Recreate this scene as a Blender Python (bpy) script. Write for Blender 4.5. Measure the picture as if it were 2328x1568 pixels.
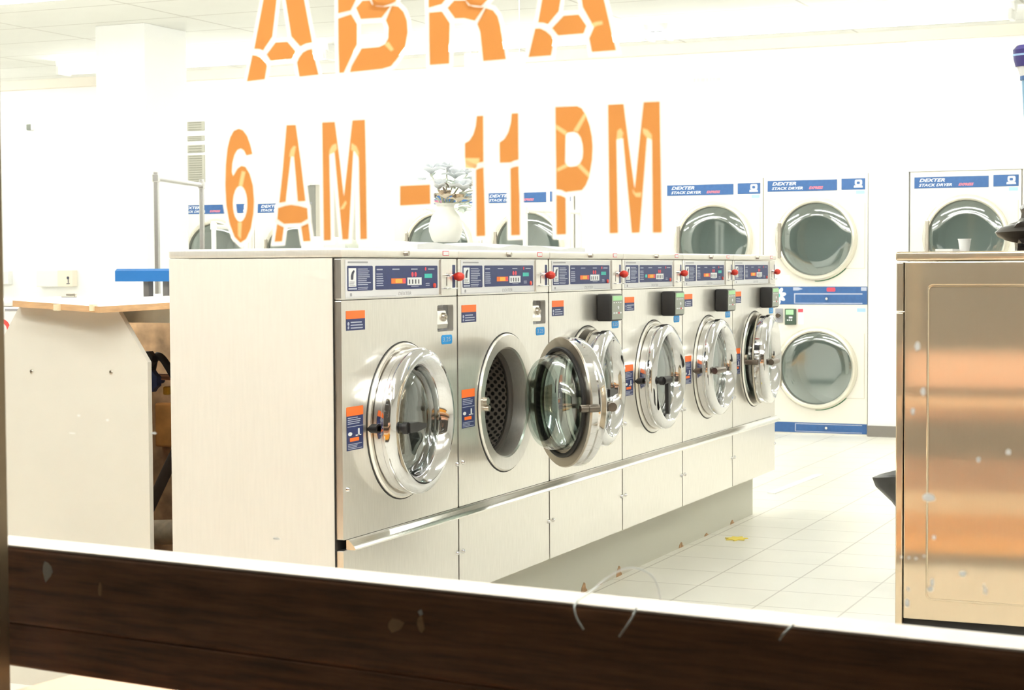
import bpy, bmesh, math, random
from mathutils import Vector, Matrix, geometry
random.seed(7)
SC = bpy.context.scene
COL = SC.collection
PI = math.pi
for _o in list(bpy.data.objects):
    bpy.data.objects.remove(_o)

# ------------------------------------------------------------------ camera, world, exposure
F_PX, YAW, PITCH, ROLL, EYE = 4076.27, 0.4114, 0.0430, -0.0050, 1.1667
_fw = Vector((-math.sin(YAW)*math.cos(PITCH), math.cos(YAW)*math.cos(PITCH), -math.sin(PITCH)))
_r0 = Vector((math.cos(YAW), math.sin(YAW), 0)); _u0 = _r0.cross(_fw)
_r = math.cos(ROLL)*_r0 + math.sin(ROLL)*_u0
_u = math.cos(ROLL)*_u0 - math.sin(ROLL)*_r0
cam_d = bpy.data.cameras.new('camera')
cam = bpy.data.objects.new('camera', cam_d); COL.objects.link(cam)
M = Matrix((( _r.x, _u.x, -_fw.x, 0), (_r.y, _u.y, -_fw.y, 0), (_r.z, _u.z, -_fw.z, EYE), (0, 0, 0, 1)))
cam.matrix_world = M
cam_d.sensor_fit = 'HORIZONTAL'; cam_d.sensor_width = 36.0
cam_d.lens = F_PX/2328*36.0
cam_d.clip_start = 0.05; cam_d.clip_end = 100
cam_d.dof.use_dof = True; cam_d.dof.focus_distance = 5.4
cam_d.dof.aperture_fstop = 14.0
SC.camera = cam
SC.view_settings.view_transform = 'Standard'
try: SC.view_settings.look = 'None'
except Exception: pass
SC.view_settings.gamma = 1.0
SC.view_settings.use_curve_mapping = False
SC.view_settings.exposure = 1.05
try:
    SC.cycles.use_denoising = True
    SC.cycles.max_bounces = 12; SC.cycles.transparent_max_bounces = 24
    SC.cycles.glossy_bounces = 6; SC.cycles.diffuse_bounces = 5
    SC.cycles.caustics_reflective = False; SC.cycles.caustics_refractive = False
    SC.cycles.sample_clamp_indirect = 8.0
except Exception: pass
W_ = bpy.data.worlds.new('dusk'); SC.world = W_; W_.use_nodes = True
_bg = W_.node_tree.nodes['Background']
_bg.inputs[0].default_value = (0.80, 0.62, 0.50, 1); _bg.inputs[1].default_value = 0.06
TUBE = 16.0                          # radiance of the fluorescent tubes

# ------------------------------------------------------------------ materials
def srgb(r, g, b):
    f = lambda c: c/12.92 if c <= 0.04045 else ((c+0.055)/1.055)**2.4
    return (f(r/255), f(g/255), f(b/255), 1)
MATS = {}
def mat(name, col=(200, 200, 200), rough=0.5, metal=0.0, noise=0.0, nscale=20, stretch=(1, 1, 1), spec=0.5, bump=0.0, trans=0.0):
    if name in MATS: return MATS[name]
    m = bpy.data.materials.new(name); m.use_nodes = True
    nt = m.node_tree; b = nt.nodes['Principled BSDF']
    c = srgb(*col)
    b.inputs['Base Color'].default_value = c
    b.inputs['Roughness'].default_value = rough
    b.inputs['Metallic'].default_value = metal
    b.inputs['Specular IOR Level'].default_value = spec
    if noise or bump:
        tc = nt.nodes.new('ShaderNodeTexCoord'); mp = nt.nodes.new('ShaderNodeMapping')
        mp.inputs['Scale'].default_value = stretch
        nz = nt.nodes.new('ShaderNodeTexNoise'); nz.inputs['Scale'].default_value = nscale; nz.inputs['Detail'].default_value = 4
        nt.links.new(tc.outputs['Object'], mp.inputs[0]); nt.links.new(mp.outputs[0], nz.inputs['Vector'])
        if noise:
            rp = nt.nodes.new('ShaderNodeValToRGB')
            k = noise
            rp.color_ramp.elements[0].position = 0.3; rp.color_ramp.elements[1].position = 0.7
            rp.color_ramp.elements[0].color = (c[0]*(1-k), c[1]*(1-k), c[2]*(1-k), 1)
            rp.color_ramp.elements[1].color = (min(1, c[0]*(1+k)), min(1, c[1]*(1+k)), min(1, c[2]*(1+k)), 1)
            nt.links.new(nz.outputs['Fac'], rp.inputs[0]); nt.links.new(rp.outputs[0], b.inputs['Base Color'])
        if bump:
            bp = nt.nodes.new('ShaderNodeBump'); bp.inputs['Strength'].default_value = bump; bp.inputs['Distance'].default_value = 0.002
            nt.links.new(nz.outputs['Fac'], bp.inputs['Height']); nt.links.new(bp.outputs[0], b.inputs['Normal'])
    MATS[name] = m
    return m
def steel(name, col, r1, r2, fac, noise=0.05):
    """brushed sheet steel: a broad and a tight metal lobe, with faint vertical brushing"""
    m = mat(name, col, r1, 1.0, noise, 30, (6, 6, 0.6))
    nt = m.node_tree; b = nt.nodes['Principled BSDF']
    g = nt.nodes.new('ShaderNodeBsdfGlossy'); g.inputs['Roughness'].default_value = r2
    g.inputs['Color'].default_value = srgb(*col)
    mx = nt.nodes.new('ShaderNodeMixShader'); mx.inputs[0].default_value = fac
    out = nt.nodes['Material Output']
    nt.links.new(b.outputs[0], mx.inputs[1]); nt.links.new(g.outputs[0], mx.inputs[2]); nt.links.new(mx.outputs[0], out.inputs[0])
    return m
def glassy(name, tint, gloss, rough=0.02):
    m = bpy.data.materials.new(name); m.use_nodes = True; MATS[name] = m
    nt = m.node_tree; nt.nodes.remove(nt.nodes['Principled BSDF'])
    t = nt.nodes.new('ShaderNodeBsdfTransparent'); t.inputs[0].default_value = srgb(*tint)
    g = nt.nodes.new('ShaderNodeBsdfGlossy'); g.inputs['Roughness'].default_value = rough
    fr = nt.nodes.new('ShaderNodeFresnel'); fr.inputs[0].default_value = 1.45
    mm = nt.nodes.new('ShaderNodeMath'); mm.operation = 'MULTIPLY_ADD'; mm.use_clamp = True
    mm.inputs[1].default_value = 0.8; mm.inputs[2].default_value = gloss
    ge = nt.nodes.new('ShaderNodeNewGeometry'); fb = nt.nodes.new('ShaderNodeMath'); fb.operation = 'MULTIPLY_ADD'   # reflect on the outer faces only
    fb.inputs[1].default_value = -1.0; fb.inputs[2].default_value = 1.0
    m3 = nt.nodes.new('ShaderNodeMath'); m3.operation = 'MULTIPLY'
    nt.links.new(ge.outputs['Backfacing'], fb.inputs[0]); nt.links.new(fb.outputs[0], m3.inputs[0]); nt.links.new(mm.outputs[0], m3.inputs[1])
    mx = nt.nodes.new('ShaderNodeMixShader')
    nt.links.new(fr.outputs[0], mm.inputs[0]); nt.links.new(m3.outputs[0], mx.inputs[0])
    nt.links.new(t.outputs[0], mx.inputs[1]); nt.links.new(g.outputs[0], mx.inputs[2])
    nt.links.new(mx.outputs[0], nt.nodes['Material Output'].inputs[0])
    return m
def vinyl(name, col, tr, diff=None):
    """thin translucent film: what lights its back glows through"""
    m = bpy.data.materials.new(name); m.use_nodes = True; MATS[name] = m
    nt = m.node_tree; nt.nodes.remove(nt.nodes['Principled BSDF'])
    d = nt.nodes.new('ShaderNodeBsdfDiffuse'); d.inputs[0].default_value = srgb(*(diff or col))
    t = nt.nodes.new('ShaderNodeBsdfTranslucent'); t.inputs[0].default_value = srgb(*col)
    mx = nt.nodes.new('ShaderNodeMixShader'); mx.inputs[0].default_value = tr
    nt.links.new(d.outputs[0], mx.inputs[1]); nt.links.new(t.outputs[0], mx.inputs[2])
    nt.links.new(mx.outputs[0], nt.nodes['Material Output'].inputs[0])
    return m
def emit(name, col, s):
    m = bpy.data.materials.new(name); m.use_nodes = True; MATS[name] = m
    nt = m.node_tree; nt.nodes.remove(nt.nodes['Principled BSDF'])
    e = nt.nodes.new('ShaderNodeEmission'); e.inputs[0].default_value = srgb(*col); e.inputs[1].default_value = s
    nt.links.new(e.outputs[0], nt.nodes['Material Output'].inputs[0])
    return m
def tiled(name, col, grout, size, gap, rough, noise=0.04, off=(0, 0, 0)):
    m = mat(name, col, rough, 0, noise, 6)
    nt = m.node_tree; b = nt.nodes['Principled BSDF']
    src = b.inputs['Base Color'].links[0].from_socket
    tc = nt.nodes.new('ShaderNodeTexCoord'); mp = nt.nodes.new('ShaderNodeMapping'); mp.inputs['Location'].default_value = off
    br = nt.nodes.new('ShaderNodeTexBrick'); br.offset = 0.0; br.squash = 1.0
    br.inputs['Scale'].default_value = 1.0; br.inputs['Mortar Size'].default_value = gap
    br.inputs['Mortar Smooth'].default_value = 0.3
    br.inputs['Brick Width'].default_value = size[0]; br.inputs['Row Height'].default_value = size[1]
    br.inputs['Mortar'].default_value = srgb(*grout)
    nt.links.new(tc.outputs['Object'], mp.inputs[0]); nt.links.new(mp.outputs[0], br.inputs['Vector'])
    nt.links.new(src, br.inputs['Color1']); nt.links.new(src, br.inputs['Color2'])
    nt.links.new(br.outputs['Color'], b.inputs['Base Color'])
    return m

STEEL = steel('brushed_steel', (242, 239, 234), 0.42, 0.16, 0.35)
STEEL_SIDE = mat('painted_side', (232, 226, 218), 0.3, 0.0, 0.02, 20, (6, 6, 0.6))
STEEL_TAN = steel('sheet_steel_tan', (222, 205, 180), 0.42, 0.06, 0.62, 0.012)
STEEL_TAN.node_tree.nodes['Principled BSDF'].inputs['Metallic'].default_value = 0.45
STEEL_LID = mat('lid_steel', (234, 230, 223), 0.4, 0.45, 0.03, 30, (6, 6, 0.6))
CHROME = mat('chrome', (220, 220, 222), 0.07, 1.0)
DULL = mat('dull_steel', (190, 182, 170), 0.28, 1.0)
DARKST = mat('dark_steel', (120, 112, 104), 0.3, 1.0)
RUBBER = mat('black_rubber', (28, 27, 28), 0.5)
BLACK = mat('black_plastic', (38, 37, 38), 0.45)
GAPM = mat('dark_gap', (40, 34, 30), 0.8)
WHITEP = mat('white_plastic', (240, 240, 240), 0.4)
PANELW = mat('panel_white', (226, 226, 230), 0.5)
NAVY = mat('navy_print', (38, 52, 104), 0.5, noise=0.1, nscale=80)
BLUE = mat('banner_blue', (52, 94, 150), 0.45, noise=0.08, nscale=40)
INKW = mat('white_ink', (236, 238, 242), 0.5)
INKG = mat('grey_ink', (160, 160, 166), 0.6)
INKP = mat('pale_ink', (178, 184, 205), 0.6)
INKD = mat('dark_ink', (60, 62, 78), 0.6)
ORANGE = mat('warning_orange', (255, 118, 42), 0.5)
REDM = mat('red_plastic', (226, 62, 48), 0.35)
PINKR = mat('red_print', (226, 74, 92), 0.5)
YEL = mat('yellow_print', (240, 180, 70), 0.5)
TEAL = mat('teal_print', (60, 190, 180), 0.5)
SKYB = mat('price_blue', (0, 146, 222), 0.5)
LIGHTB = mat('light_blue', (160, 196, 236), 0.5)
GREENL = mat('green_screen', (170, 226, 168), 0.4)
READER = mat('reader_grey', (158, 162, 152), 0.45)
WALL = mat('wall_paint', (240, 239, 235), 0.7, noise=0.01, nscale=3)
WALLB = mat('wall_paint_back', (240, 240, 239), 0.7)
COVE = mat('cove_paint', (228, 221, 210), 0.7)
ENAMEL = mat('dryer_enamel', (232, 227, 217), 0.3)
ENAMELW = mat('white_enamel', (246, 246, 246), 0.3)
LAM = mat('cream_laminate', (224, 219, 209), 0.35, noise=0.03, nscale=3)
WOODT = mat('raw_wood_edge', (206, 166, 124), 0.6, noise=0.15, nscale=14, stretch=(1, 8, 8))
WOODD = mat('dark_stained_wood', (140, 92, 56), 0.45, noise=0.45, nscale=9, stretch=(1, 12, 12), bump=0.2)
BRONZE = mat('bronze_frame', (132, 114, 88), 0.35, 0.5)
DIRTY = mat('dirty_brown', (190, 156, 120), 0.8, noise=0.45, nscale=14)
DRUM = None

# ------------------------------------------------------------------ mesh helpers
def finish(name, bm, material, parent=None, smooth=True):
    bmesh.ops.recalc_face_normals(bm, faces=bm.faces[:])
    me = bpy.data.meshes.new(name); bm.to_mesh(me); bm.free()
    for m in (material if isinstance(material, (list, tuple)) else [material]): me.materials.append(m)
    if smooth:
        me.polygons.foreach_set('use_smooth', [True]*len(me.polygons))
        me.set_sharp_from_angle(angle=0.6)
    o = bpy.data.objects.new(name, me); COL.objects.link(o)
    if parent: o.parent = parent
    return o
def tag(o, label=None, cat=None, group=None, kind=None):
    if label: o['label'] = label
    if cat: o['category'] = cat
    if group: o['group'] = group
    if kind: o['kind'] = kind
    return o
def empty(name, loc, rz=0, label=None, cat=None, group=None):
    o = bpy.data.objects.new(name, None); COL.objects.link(o)
    o.location = loc; o.rotation_euler = (0, 0, rz); o.empty_display_size = 0.1
    return tag(o, label, cat, group)
def box(bm, x0, y0, z0, x1, y1, z1, bev=0.0, seg=2):
    r = bmesh.ops.create_cube(bm, size=1)
    vs = r['verts']
    bmesh.ops.scale(bm, vec=(x1-x0, y1-y0, z1-z0), verts=vs)
    bmesh.ops.translate(bm, vec=((x0+x1)/2, (y0+y1)/2, (z0+z1)/2), verts=vs)
    if bev:
        es = list({e for v in vs for e in v.link_edges})
        bmesh.ops.bevel(bm, geom=es, offset=bev, segments=seg, affect='EDGES', profile=0.5)
def XZ(a, b, c): return (a, c, b)
def XY(a, b, c): return (a, b, c)
def YZ(a, b, c): return (c, a, b)
def prism(bm, outer, holes, c0, c1, mp=XZ):
    loops = [outer]+list(holes)
    tris = geometry.tessellate_polygon([[Vector((p[0], p[1], 0)) for p in l] for l in loops])
    flat = [p for l in loops for p in l]
    A = [bm.verts.new(mp(p[0], p[1], c0)) for p in flat]
    B = [bm.verts.new(mp(p[0], p[1], c1)) for p in flat]
    for t in tris:
        try:
            bm.faces.new([A[i] for i in t]); bm.faces.new([B[i] for i in reversed(t)])
        except ValueError: pass
    k = 0
    for l in loops:
        n = len(l)
        for i in range(n):
            j = (i+1) % n
            try: bm.faces.new((A[k+i], A[k+j], B[k+j], B[k+i]))
            except ValueError: pass
        k += n
def circ(cx, cy, r, n=48, ry=None):
    return [(cx+r*math.cos(2*PI*i/n), cy+(ry or r)*math.sin(2*PI*i/n)) for i in range(n)]
def rect(x0, y0, x1, y1): return [(x0, y0), (x1, y0), (x1, y1), (x0, y1)]
def rrect(x0, y0, x1, y1, r, n=5):
    pts = []
    for cx, cy, a in ((x1-r, y1-r, 0), (x0+r, y1-r, 90), (x0+r, y0+r, 180), (x1-r, y0+r, 270)):
        for i in range(n+1):
            t = math.radians(a+90*i/n); pts.append((cx+r*math.cos(t), cy+r*math.sin(t)))
    return pts
def lathe(bm, prof, cx, cz, n=56, mp=XZ, caps=True):
    """profile (radius, depth) turned about the axis through (cx, cz)"""
    rings = []
    for r, c in prof:
        if r < 1e-5: rings.append([bm.verts.new(mp(cx, cz, c))])
        else: rings.append([bm.verts.new(mp(cx+r*math.cos(2*PI*i/n), cz+r*math.sin(2*PI*i/n), c)) for i in range(n)])
    for a, b in zip(rings, rings[1:]):
        if len(a) == 1 and len(b) == 1: continue
        for i in range(n):
            j = (i+1) % n
            if len(a) == 1: bm.faces.new((a[0], b[i], b[j]))
            elif len(b) == 1: bm.faces.new((a[i], b[0], a[j]))
            else: bm.faces.new((a[i], a[j], b[j], b[i]))
def tube(bm, pts, r, n=8, closed=False):
    pts = [Vector(p) for p in pts]; N = len(pts); rings = []
    up = Vector((0.13, 0.29, 0.95)).normalized()
    for i, p in enumerate(pts):
        a = pts[(i-1) % N] if (closed or i > 0) else p
        b = pts[(i+1) % N] if (closed or i < N-1) else p
        d = (b-a).normalized()
        s = d.cross(up)
        if s.length < 1e-4: s = d.cross(Vector((1, 0, 0)))
        s.normalize(); t = s.cross(d)
        rr = r[i] if isinstance(r, (list, tuple)) else r
        rings.append([bm.verts.new(p+rr*(math.cos(2*PI*k/n)*s+math.sin(2*PI*k/n)*t)) for k in range(n)])
    for i in range(N if closed else N-1):
        a, b = rings[i], rings[(i+1) % N]
        for k in range(n):
            l = (k+1) % n
            bm.faces.new((a[k], a[l], b[l], b[k]))
    if not closed:
        bm.faces.new(rings[0]); bm.faces.new(list(reversed(rings[-1])))
def smooth_path(pts, n=2):
    pts = [Vector(p) for p in pts]
    for _ in range(n):
        q = [pts[0]]
        for a, b in zip(pts, pts[1:]): q += [a*0.75+b*0.25, a*0.25+b*0.75]
        pts = q+[pts[-1]]
    return pts
def B(): return bmesh.new()
def bars(bm, rs, y0, y1):
    for a in rs: box(bm, a[0], y0, a[1], a[2], y1, a[3])
def textlines(bm, x0, z0, x1, z1, rows, y, thick=0.45, seed=1, words=False):
    rnd = random.Random(seed); h = (z1-z0)/rows
    for i in range(rows):
        zz = z1-h*(i+0.5)
        e = x0+(x1-x0)*rnd.uniform(0.62, 1.0)
        if words:
            x = x0
            while x < e:
                w = (x1-x0)*rnd.uniform(0.05, 0.14)
                box(bm, x, y, zz-h*thick/2, min(x+w, x1), y+0.0006, zz+h*thick/2); x += w+(x1-x0)*0.025
        else:
            box(bm, x0, y, zz-h*thick/2, e, y+0.0006, zz+h*thick/2)
TXT = {}
def text(s, parent, name, x0, z0, x1, z1, y, material, shear=0.0, bold=0.0):
    """lettering as a mesh standing in local XZ, facing -Y, fitted into the rectangle"""
    key = (s, shear, bold)
    if key not in TXT:
        cu = bpy.data.curves.new('lettering', 'FONT'); cu.body = s; cu.shear = shear; cu.offset = bold; cu.resolution_u = 2
        cu.extrude = 0.0
        to = bpy.data.objects.new('lettering', cu); COL.objects.link(to)
        bpy.context.view_layer.update()
        me = bpy.data.meshes.new_from_object(to.evaluated_get(bpy.context.evaluated_depsgraph_get()))
        vs = [v.co.copy() for v in me.vertices]; ps = [tuple(p.vertices) for p in me.polygons]
        bpy.data.objects.remove(to); bpy.data.curves.remove(cu); bpy.data.meshes.remove(me)
        TXT[key] = (vs, ps)
    vs, ps = TXT[key]
    xa = min(v.x for v in vs); xb = max(v.x for v in vs); ya = min(v.y for v in vs); yb = max(v.y for v in vs)
    me = bpy.data.meshes.new(name)
    me.from_pydata([(x0+(v.x-xa)/(xb-xa)*(x1-x0), y, z0+(v.y-ya)/(yb-ya)*(z1-z0)) for v in vs], [], ps)
    me.materials.append(material)
    o = bpy.data.objects.new(name, me); COL.objects.link(o)
    if parent: o.parent = parent
    return o
def plate(name, parent, material, x0, z0, x1, z1, y, t=0.0008, r=0.0):
    bm = B()
    if r: prism(bm, rrect(x0, z0, x1, z1, r), [], y-t, y)
    else: box(bm, x0, y-t, z0, x1, y, z1)
    return finish(name, bm, material, parent, smooth=False)
def one(name, mats, parent, fn, smooth=True):
    bm = B(); fn(bm); return finish(name, bm, mats, parent, smooth)
def structure(o): o['kind'] = 'structure'; return o
# ------------------------------------------------------------------ room shell
X0, Y0, WM = -2.2398, 4.0352, 0.70          # front plane, near end and unit width of the washer row
CEIL, BACK = 2.75, 12.24
WC = Vector((-0.7591, 1.7399, 0)); WS = Vector((0.99255, -0.12187, 0)); WN = Vector((0.12187, 0.99255, 0)); WR = math.radians(-7)
def wp(s, off, z): 
    p = WC+WS*s+WN*off; return (p.x, p.y, z)
FLOORM = tiled('floor_tile', (240, 236, 226), (196, 190, 178), (0.3048, 0.3048), 0.004, 0.28, 0.03, (0.16, 0.14, 0))
CEILM = tiled('ceiling_tile', (226, 226, 222), (196, 194, 188), (1.22, 0.61), 0.010, 0.8, 0.02, (0.3, 0.2, 0))
structure(one('floor', FLOORM, None, lambda bm: prism(bm, [(-12, 3.05), (4, 1.05), (4, 13.4), (-12, 13.4)], [], -0.10, 0.0, XY), False))
structure(one('ceiling', CEILM, None, lambda bm: prism(bm, [(-12, 3.05), (4, 1.05), (4, 13.4), (-12, 13.4)], [], CEIL, CEIL+0.1, XY), False))
structure(one('wall_left', WALL, None, lambda bm: box(bm, -12.1, 2.9, 0, -12, 13.4, CEIL), False))
structure(one('wall_right', WALL, None, lambda bm: box(bm, 4, 1.0, 0, 4.1, 13.4, CEIL), False))
def back(bm):
    box(bm, -12, BACK, 0, -8.295, 13.3, CEIL)
    box(bm, -12, 13.3, 0, 4, 13.4, CEIL)
    for xa, xb, zz in ((-8.295, -6.81, 1.802*0.954), (-6.81, -4.83, 1.802*0.977), (-4.83, -3.41, 1.802*0.992), (-3.41, -2.42, 1.802)): box(bm, xa, BACK, zz, xb, 13.3, CEIL)
    box(bm, -2.42, BACK-0.03, 1.802, 4, 13.3, CEIL)
    for a, b, zz in ((-6.81, -6.315, 1.802*0.977), (-4.83, -4.152, 1.802*0.992), (-2.668, -2.397, 1.802)): box(bm, a, BACK-0.035 if a > -3 else BACK, 0, b, 13.3, zz)
    box(bm, -0.914, BACK, 0, 4, 13.3, 1.802)
structure(one('wall_back', WALLB, None, back, False))
structure(one('trim_1', COVE, None, lambda bm: box(bm, -12, BACK-0.06, 2.675, 4, BACK, CEIL), False))
structure(one('baseboard_back', mat('vinyl_base', (128, 122, 116), 0.6), None, lambda bm: (box(bm, -2.668, BACK-0.047, 0, -2.397, BACK-0.035, 0.075), box(bm, -12, BACK-0.012, 0, -8.30, BACK, 0.075)), False))
# front wall with the shop window (knee wall, header, sides) on a slightly oblique line
fr = empty('wall_front', (WC.x, WC.y, 0), WR); structure(fr)
KNEE = mat('knee_wall', (222, 196, 176), 0.7)
structure(one('knee_wall', KNEE, fr, lambda bm: box(bm, -11.2, 0.0, 0, 4.9, 0.12, 0.50), False))
structure(one('header_wall', WALL, fr, lambda bm: box(bm, -11.2, 0.0, 2.4, 4.9, 0.12, CEIL), False))
structure(one('side_wall', WALL, fr, lambda bm: (box(bm, -11.2, 0, 0.5, -7.2, 0.12, 2.4), box(bm, 3.2, 0, 0.5, 4.9, 0.12, 2.4)), False))
wn = empty('window_1', (WC.x, WC.y, 0), WR); structure(wn)
def frame(bm):
    for a, b in ((-7.2, -7.15), (-5.0, -4.95), (-2.9, -2.85), (-0.80, -0.749), (1.35, 1.41), (3.15, 3.2)): box(bm, a, -0.035, 0.5, b, 0.0, 2.4, 0.002)
    box(bm, -7.15, -0.03, 0.5, 3.15, 0.03, 0.56, 0.004); box(bm, -7.15, -0.03, 2.34, 3.15, 0.03, 2.4, 0.004)
structure(one('window_frame', BRONZE, wn, frame, False))
PANE = glassy('window_glass', (250, 252, 250), 0.0, 0.0)
for a, b in ((-7.15, -5.0), (-4.95, -2.9), (-2.85, -0.80), (-0.749, 1.35), (1.41, 3.15)):
    structure(one('window_pane', PANE, wn, lambda bm: box(bm, a, -0.003, 0.56, b, 0.003, 2.34), False))
SPECK = vinyl('white_speck', (250, 250, 250), 0.6)  # small white flecks on the inner face of the pane
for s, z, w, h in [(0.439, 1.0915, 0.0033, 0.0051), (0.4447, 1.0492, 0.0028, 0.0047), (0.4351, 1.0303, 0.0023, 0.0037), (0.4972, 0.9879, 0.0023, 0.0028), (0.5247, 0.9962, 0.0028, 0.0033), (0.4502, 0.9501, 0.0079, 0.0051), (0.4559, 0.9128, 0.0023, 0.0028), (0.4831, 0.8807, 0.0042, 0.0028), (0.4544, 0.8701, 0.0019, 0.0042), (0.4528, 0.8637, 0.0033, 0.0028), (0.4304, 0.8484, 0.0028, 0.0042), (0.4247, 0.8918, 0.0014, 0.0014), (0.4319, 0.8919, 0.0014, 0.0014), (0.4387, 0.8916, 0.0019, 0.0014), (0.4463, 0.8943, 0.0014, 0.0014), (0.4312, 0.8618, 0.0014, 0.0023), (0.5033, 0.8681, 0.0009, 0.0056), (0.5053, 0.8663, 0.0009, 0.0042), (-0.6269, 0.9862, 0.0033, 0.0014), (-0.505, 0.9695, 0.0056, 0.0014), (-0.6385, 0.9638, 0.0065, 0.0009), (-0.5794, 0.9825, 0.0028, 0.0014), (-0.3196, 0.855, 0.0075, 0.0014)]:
    structure(one('pane_speck', SPECK, wn, lambda bm: prism(bm, [(s+w*math.cos(a)*random.uniform(.7, 1), z+h*math.sin(a)*random.uniform(.7, 1)) for a in [i*PI/6 for i in range(12)]], [], 0.0032, 0.0034), False))
LEDGE = mat('pink_ledge', (244, 196, 156), 0.35, noise=0.06, nscale=5)
structure(one('window_ledge', LEDGE, wn, lambda bm: (box(bm, -0.842, 0.004, 0.57, 3.2, 0.34, 0.60, 0.006), box(bm, -0.842, 0.02, 0.50, 3.2, 0.10, 0.57)), False))
structure(one('reflection_base', mat('reflect_orange', (228, 164, 70), 0.5), fr, lambda bm: box(bm, -11.2, 0.12, 0, 4.9, 0.135, 0.10), False))  # base and three boards below: unseen, added to colour the tan washer's reflections
structure(one('reflection_board_2', mat('reflect_cream', (236, 222, 196), 0.5), fr, lambda bm: box(bm, -11.2, 0.12, 0.10, 4.9, 0.133, 0.19), False))
structure(one('reflection_board_3', mat('reflect_rosy', (176, 128, 100), 0.5), fr, lambda bm: box(bm, -11.2, 0.12, 0.19, 4.9, 0.131, 0.34), False))
structure(one('reflection_board_4', mat('reflect_dark', (44, 32, 22), 0.5), fr, lambda bm: box(bm, -11.2, 0.12, 0.34, 4.9, 0.14, 0.50), False))
structure(one('pavement', mat('pavement', (120, 116, 110), 0.8, noise=0.15, nscale=8), None, lambda bm: prism(bm, [(-14, 3.28), (-14, -12), (8, -12), (8, 0.55)], [], -0.12, -0.02, XY), False))
structure(one('wall_column', WALLB, None, lambda bm: box(bm, -7.17, 9.68, 0, -6.79, 10.16, CEIL, 0.004), False))
# orange mat, dark border: unseen, added for its reflection in the tan washer
mt = tag(one('reflection_mat', mat('mat_border', (46, 38, 32), 0.9), None, lambda bm: box(bm, -1.9, 0.142, 0, 0.7, 0.93, 0.012, 0.003), False), 'unseen orange mat with dark border, added for the bands reflected in the tan washer', 'mat')
mt.location = (WC.x, WC.y, 0); mt.rotation_euler = (0, 0, WR)
one('mat_field', mat('mat_orange', (226, 150, 36), 0.9, noise=0.12, nscale=60), mt, lambda bm: box(bm, -1.88, 0.15, 0.011, 0.68, 0.70, 0.016, 0.002), False)

# dark wooden rail behind the glass
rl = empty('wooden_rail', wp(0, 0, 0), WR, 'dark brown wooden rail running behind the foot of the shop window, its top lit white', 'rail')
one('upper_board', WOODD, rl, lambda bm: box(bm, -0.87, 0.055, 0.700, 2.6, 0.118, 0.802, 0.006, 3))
one('reflection_facing', mat('reflect_peach', (238, 188, 160), 0.5), rl, lambda bm: box(bm, -0.80, 0.1125, 0.645, 2.6, 0.1205, 0.785, 0.001), False)  # peach back is made up for the pink band mirrored in the tan washer
one('lit_top_strip', mat('lit_top_white', (238, 226, 216), 0.6, noise=0.06, nscale=30), rl, lambda bm: box(bm, -0.87, 0.0552, 0.8015, 2.6, 0.1178, 0.8045, 0.001), False)  # pale strip puts the ceiling light on the rail's top into its colour
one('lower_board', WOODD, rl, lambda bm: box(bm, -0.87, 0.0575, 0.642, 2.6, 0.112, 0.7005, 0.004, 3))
for s in (0.9, 2.56):
    one('bracket', BRONZE, rl, lambda bm: box(bm, s-0.02, 0.112, 0.56, s+0.02, 0.126, 0.78, 0.002), False)
# chipped paint flecks on the rail
FL = [(-0.738, 0.775, 0.011, 0.016, 'w'), (-0.645, 0.758, 0.004, 0.012, 'y'), (-0.19, 0.758, 0.016, 0.010, 'y'), (-0.155, 0.762, 0.007, 0.012, 'y'), (-0.155, 0.776, 0.004, 0.004, 'w')]
for s, z, w, h, k in FL:
    one('paint_chip', MATS['white_ink'] if k == 'w' else MATS['raw_wood_edge'], rl, lambda bm: prism(bm, [(s+w*math.cos(a)*random.uniform(.5, 1), z+h*math.sin(a)*random.uniform(.6, 1)) for a in [i*PI/5 for i in range(10)]], [], 0.0546, 0.056), False)
# thin clear wire ties looped over the rail
WIRE = mat('clear_wire', (240, 244, 242), 0.3)
def loop(ps, lab):
    bm = B(); tube(bm, smooth_path([wp(s, o, z) for s, o, z in ps]), 0.0012, 6)
    tag(finish('wire_tie', bm, WIRE), lab, 'wire', 'wire ties on the rail')
loop([(0.058, 0.05, 0.778), (0.050, 0.046, 0.792), (0.046, 0.05, 0.806), (0.048, 0.085, 0.812), (0.055, 0.11, 0.825), (0.073, 0.115, 0.836), (0.092, 0.115, 0.838), (0.112, 0.115, 0.83), (0.118, 0.115, 0.806)], 'clear wire tie arching over the middle of the dark wooden rail')
loop([(0.101, 0.05, 0.775), (0.110, 0.046, 0.785), (0.117, 0.048, 0.796), (0.119, 0.055, 0.806)], 'short curved end of clear wire hanging down the rail front beside the arched tie')
loop([(0.283, 0.05, 0.790), (0.290, 0.046, 0.799), (0.296, 0.055, 0.806)], 'tiny clear wire end on the rail towards the right side of the window')

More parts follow.
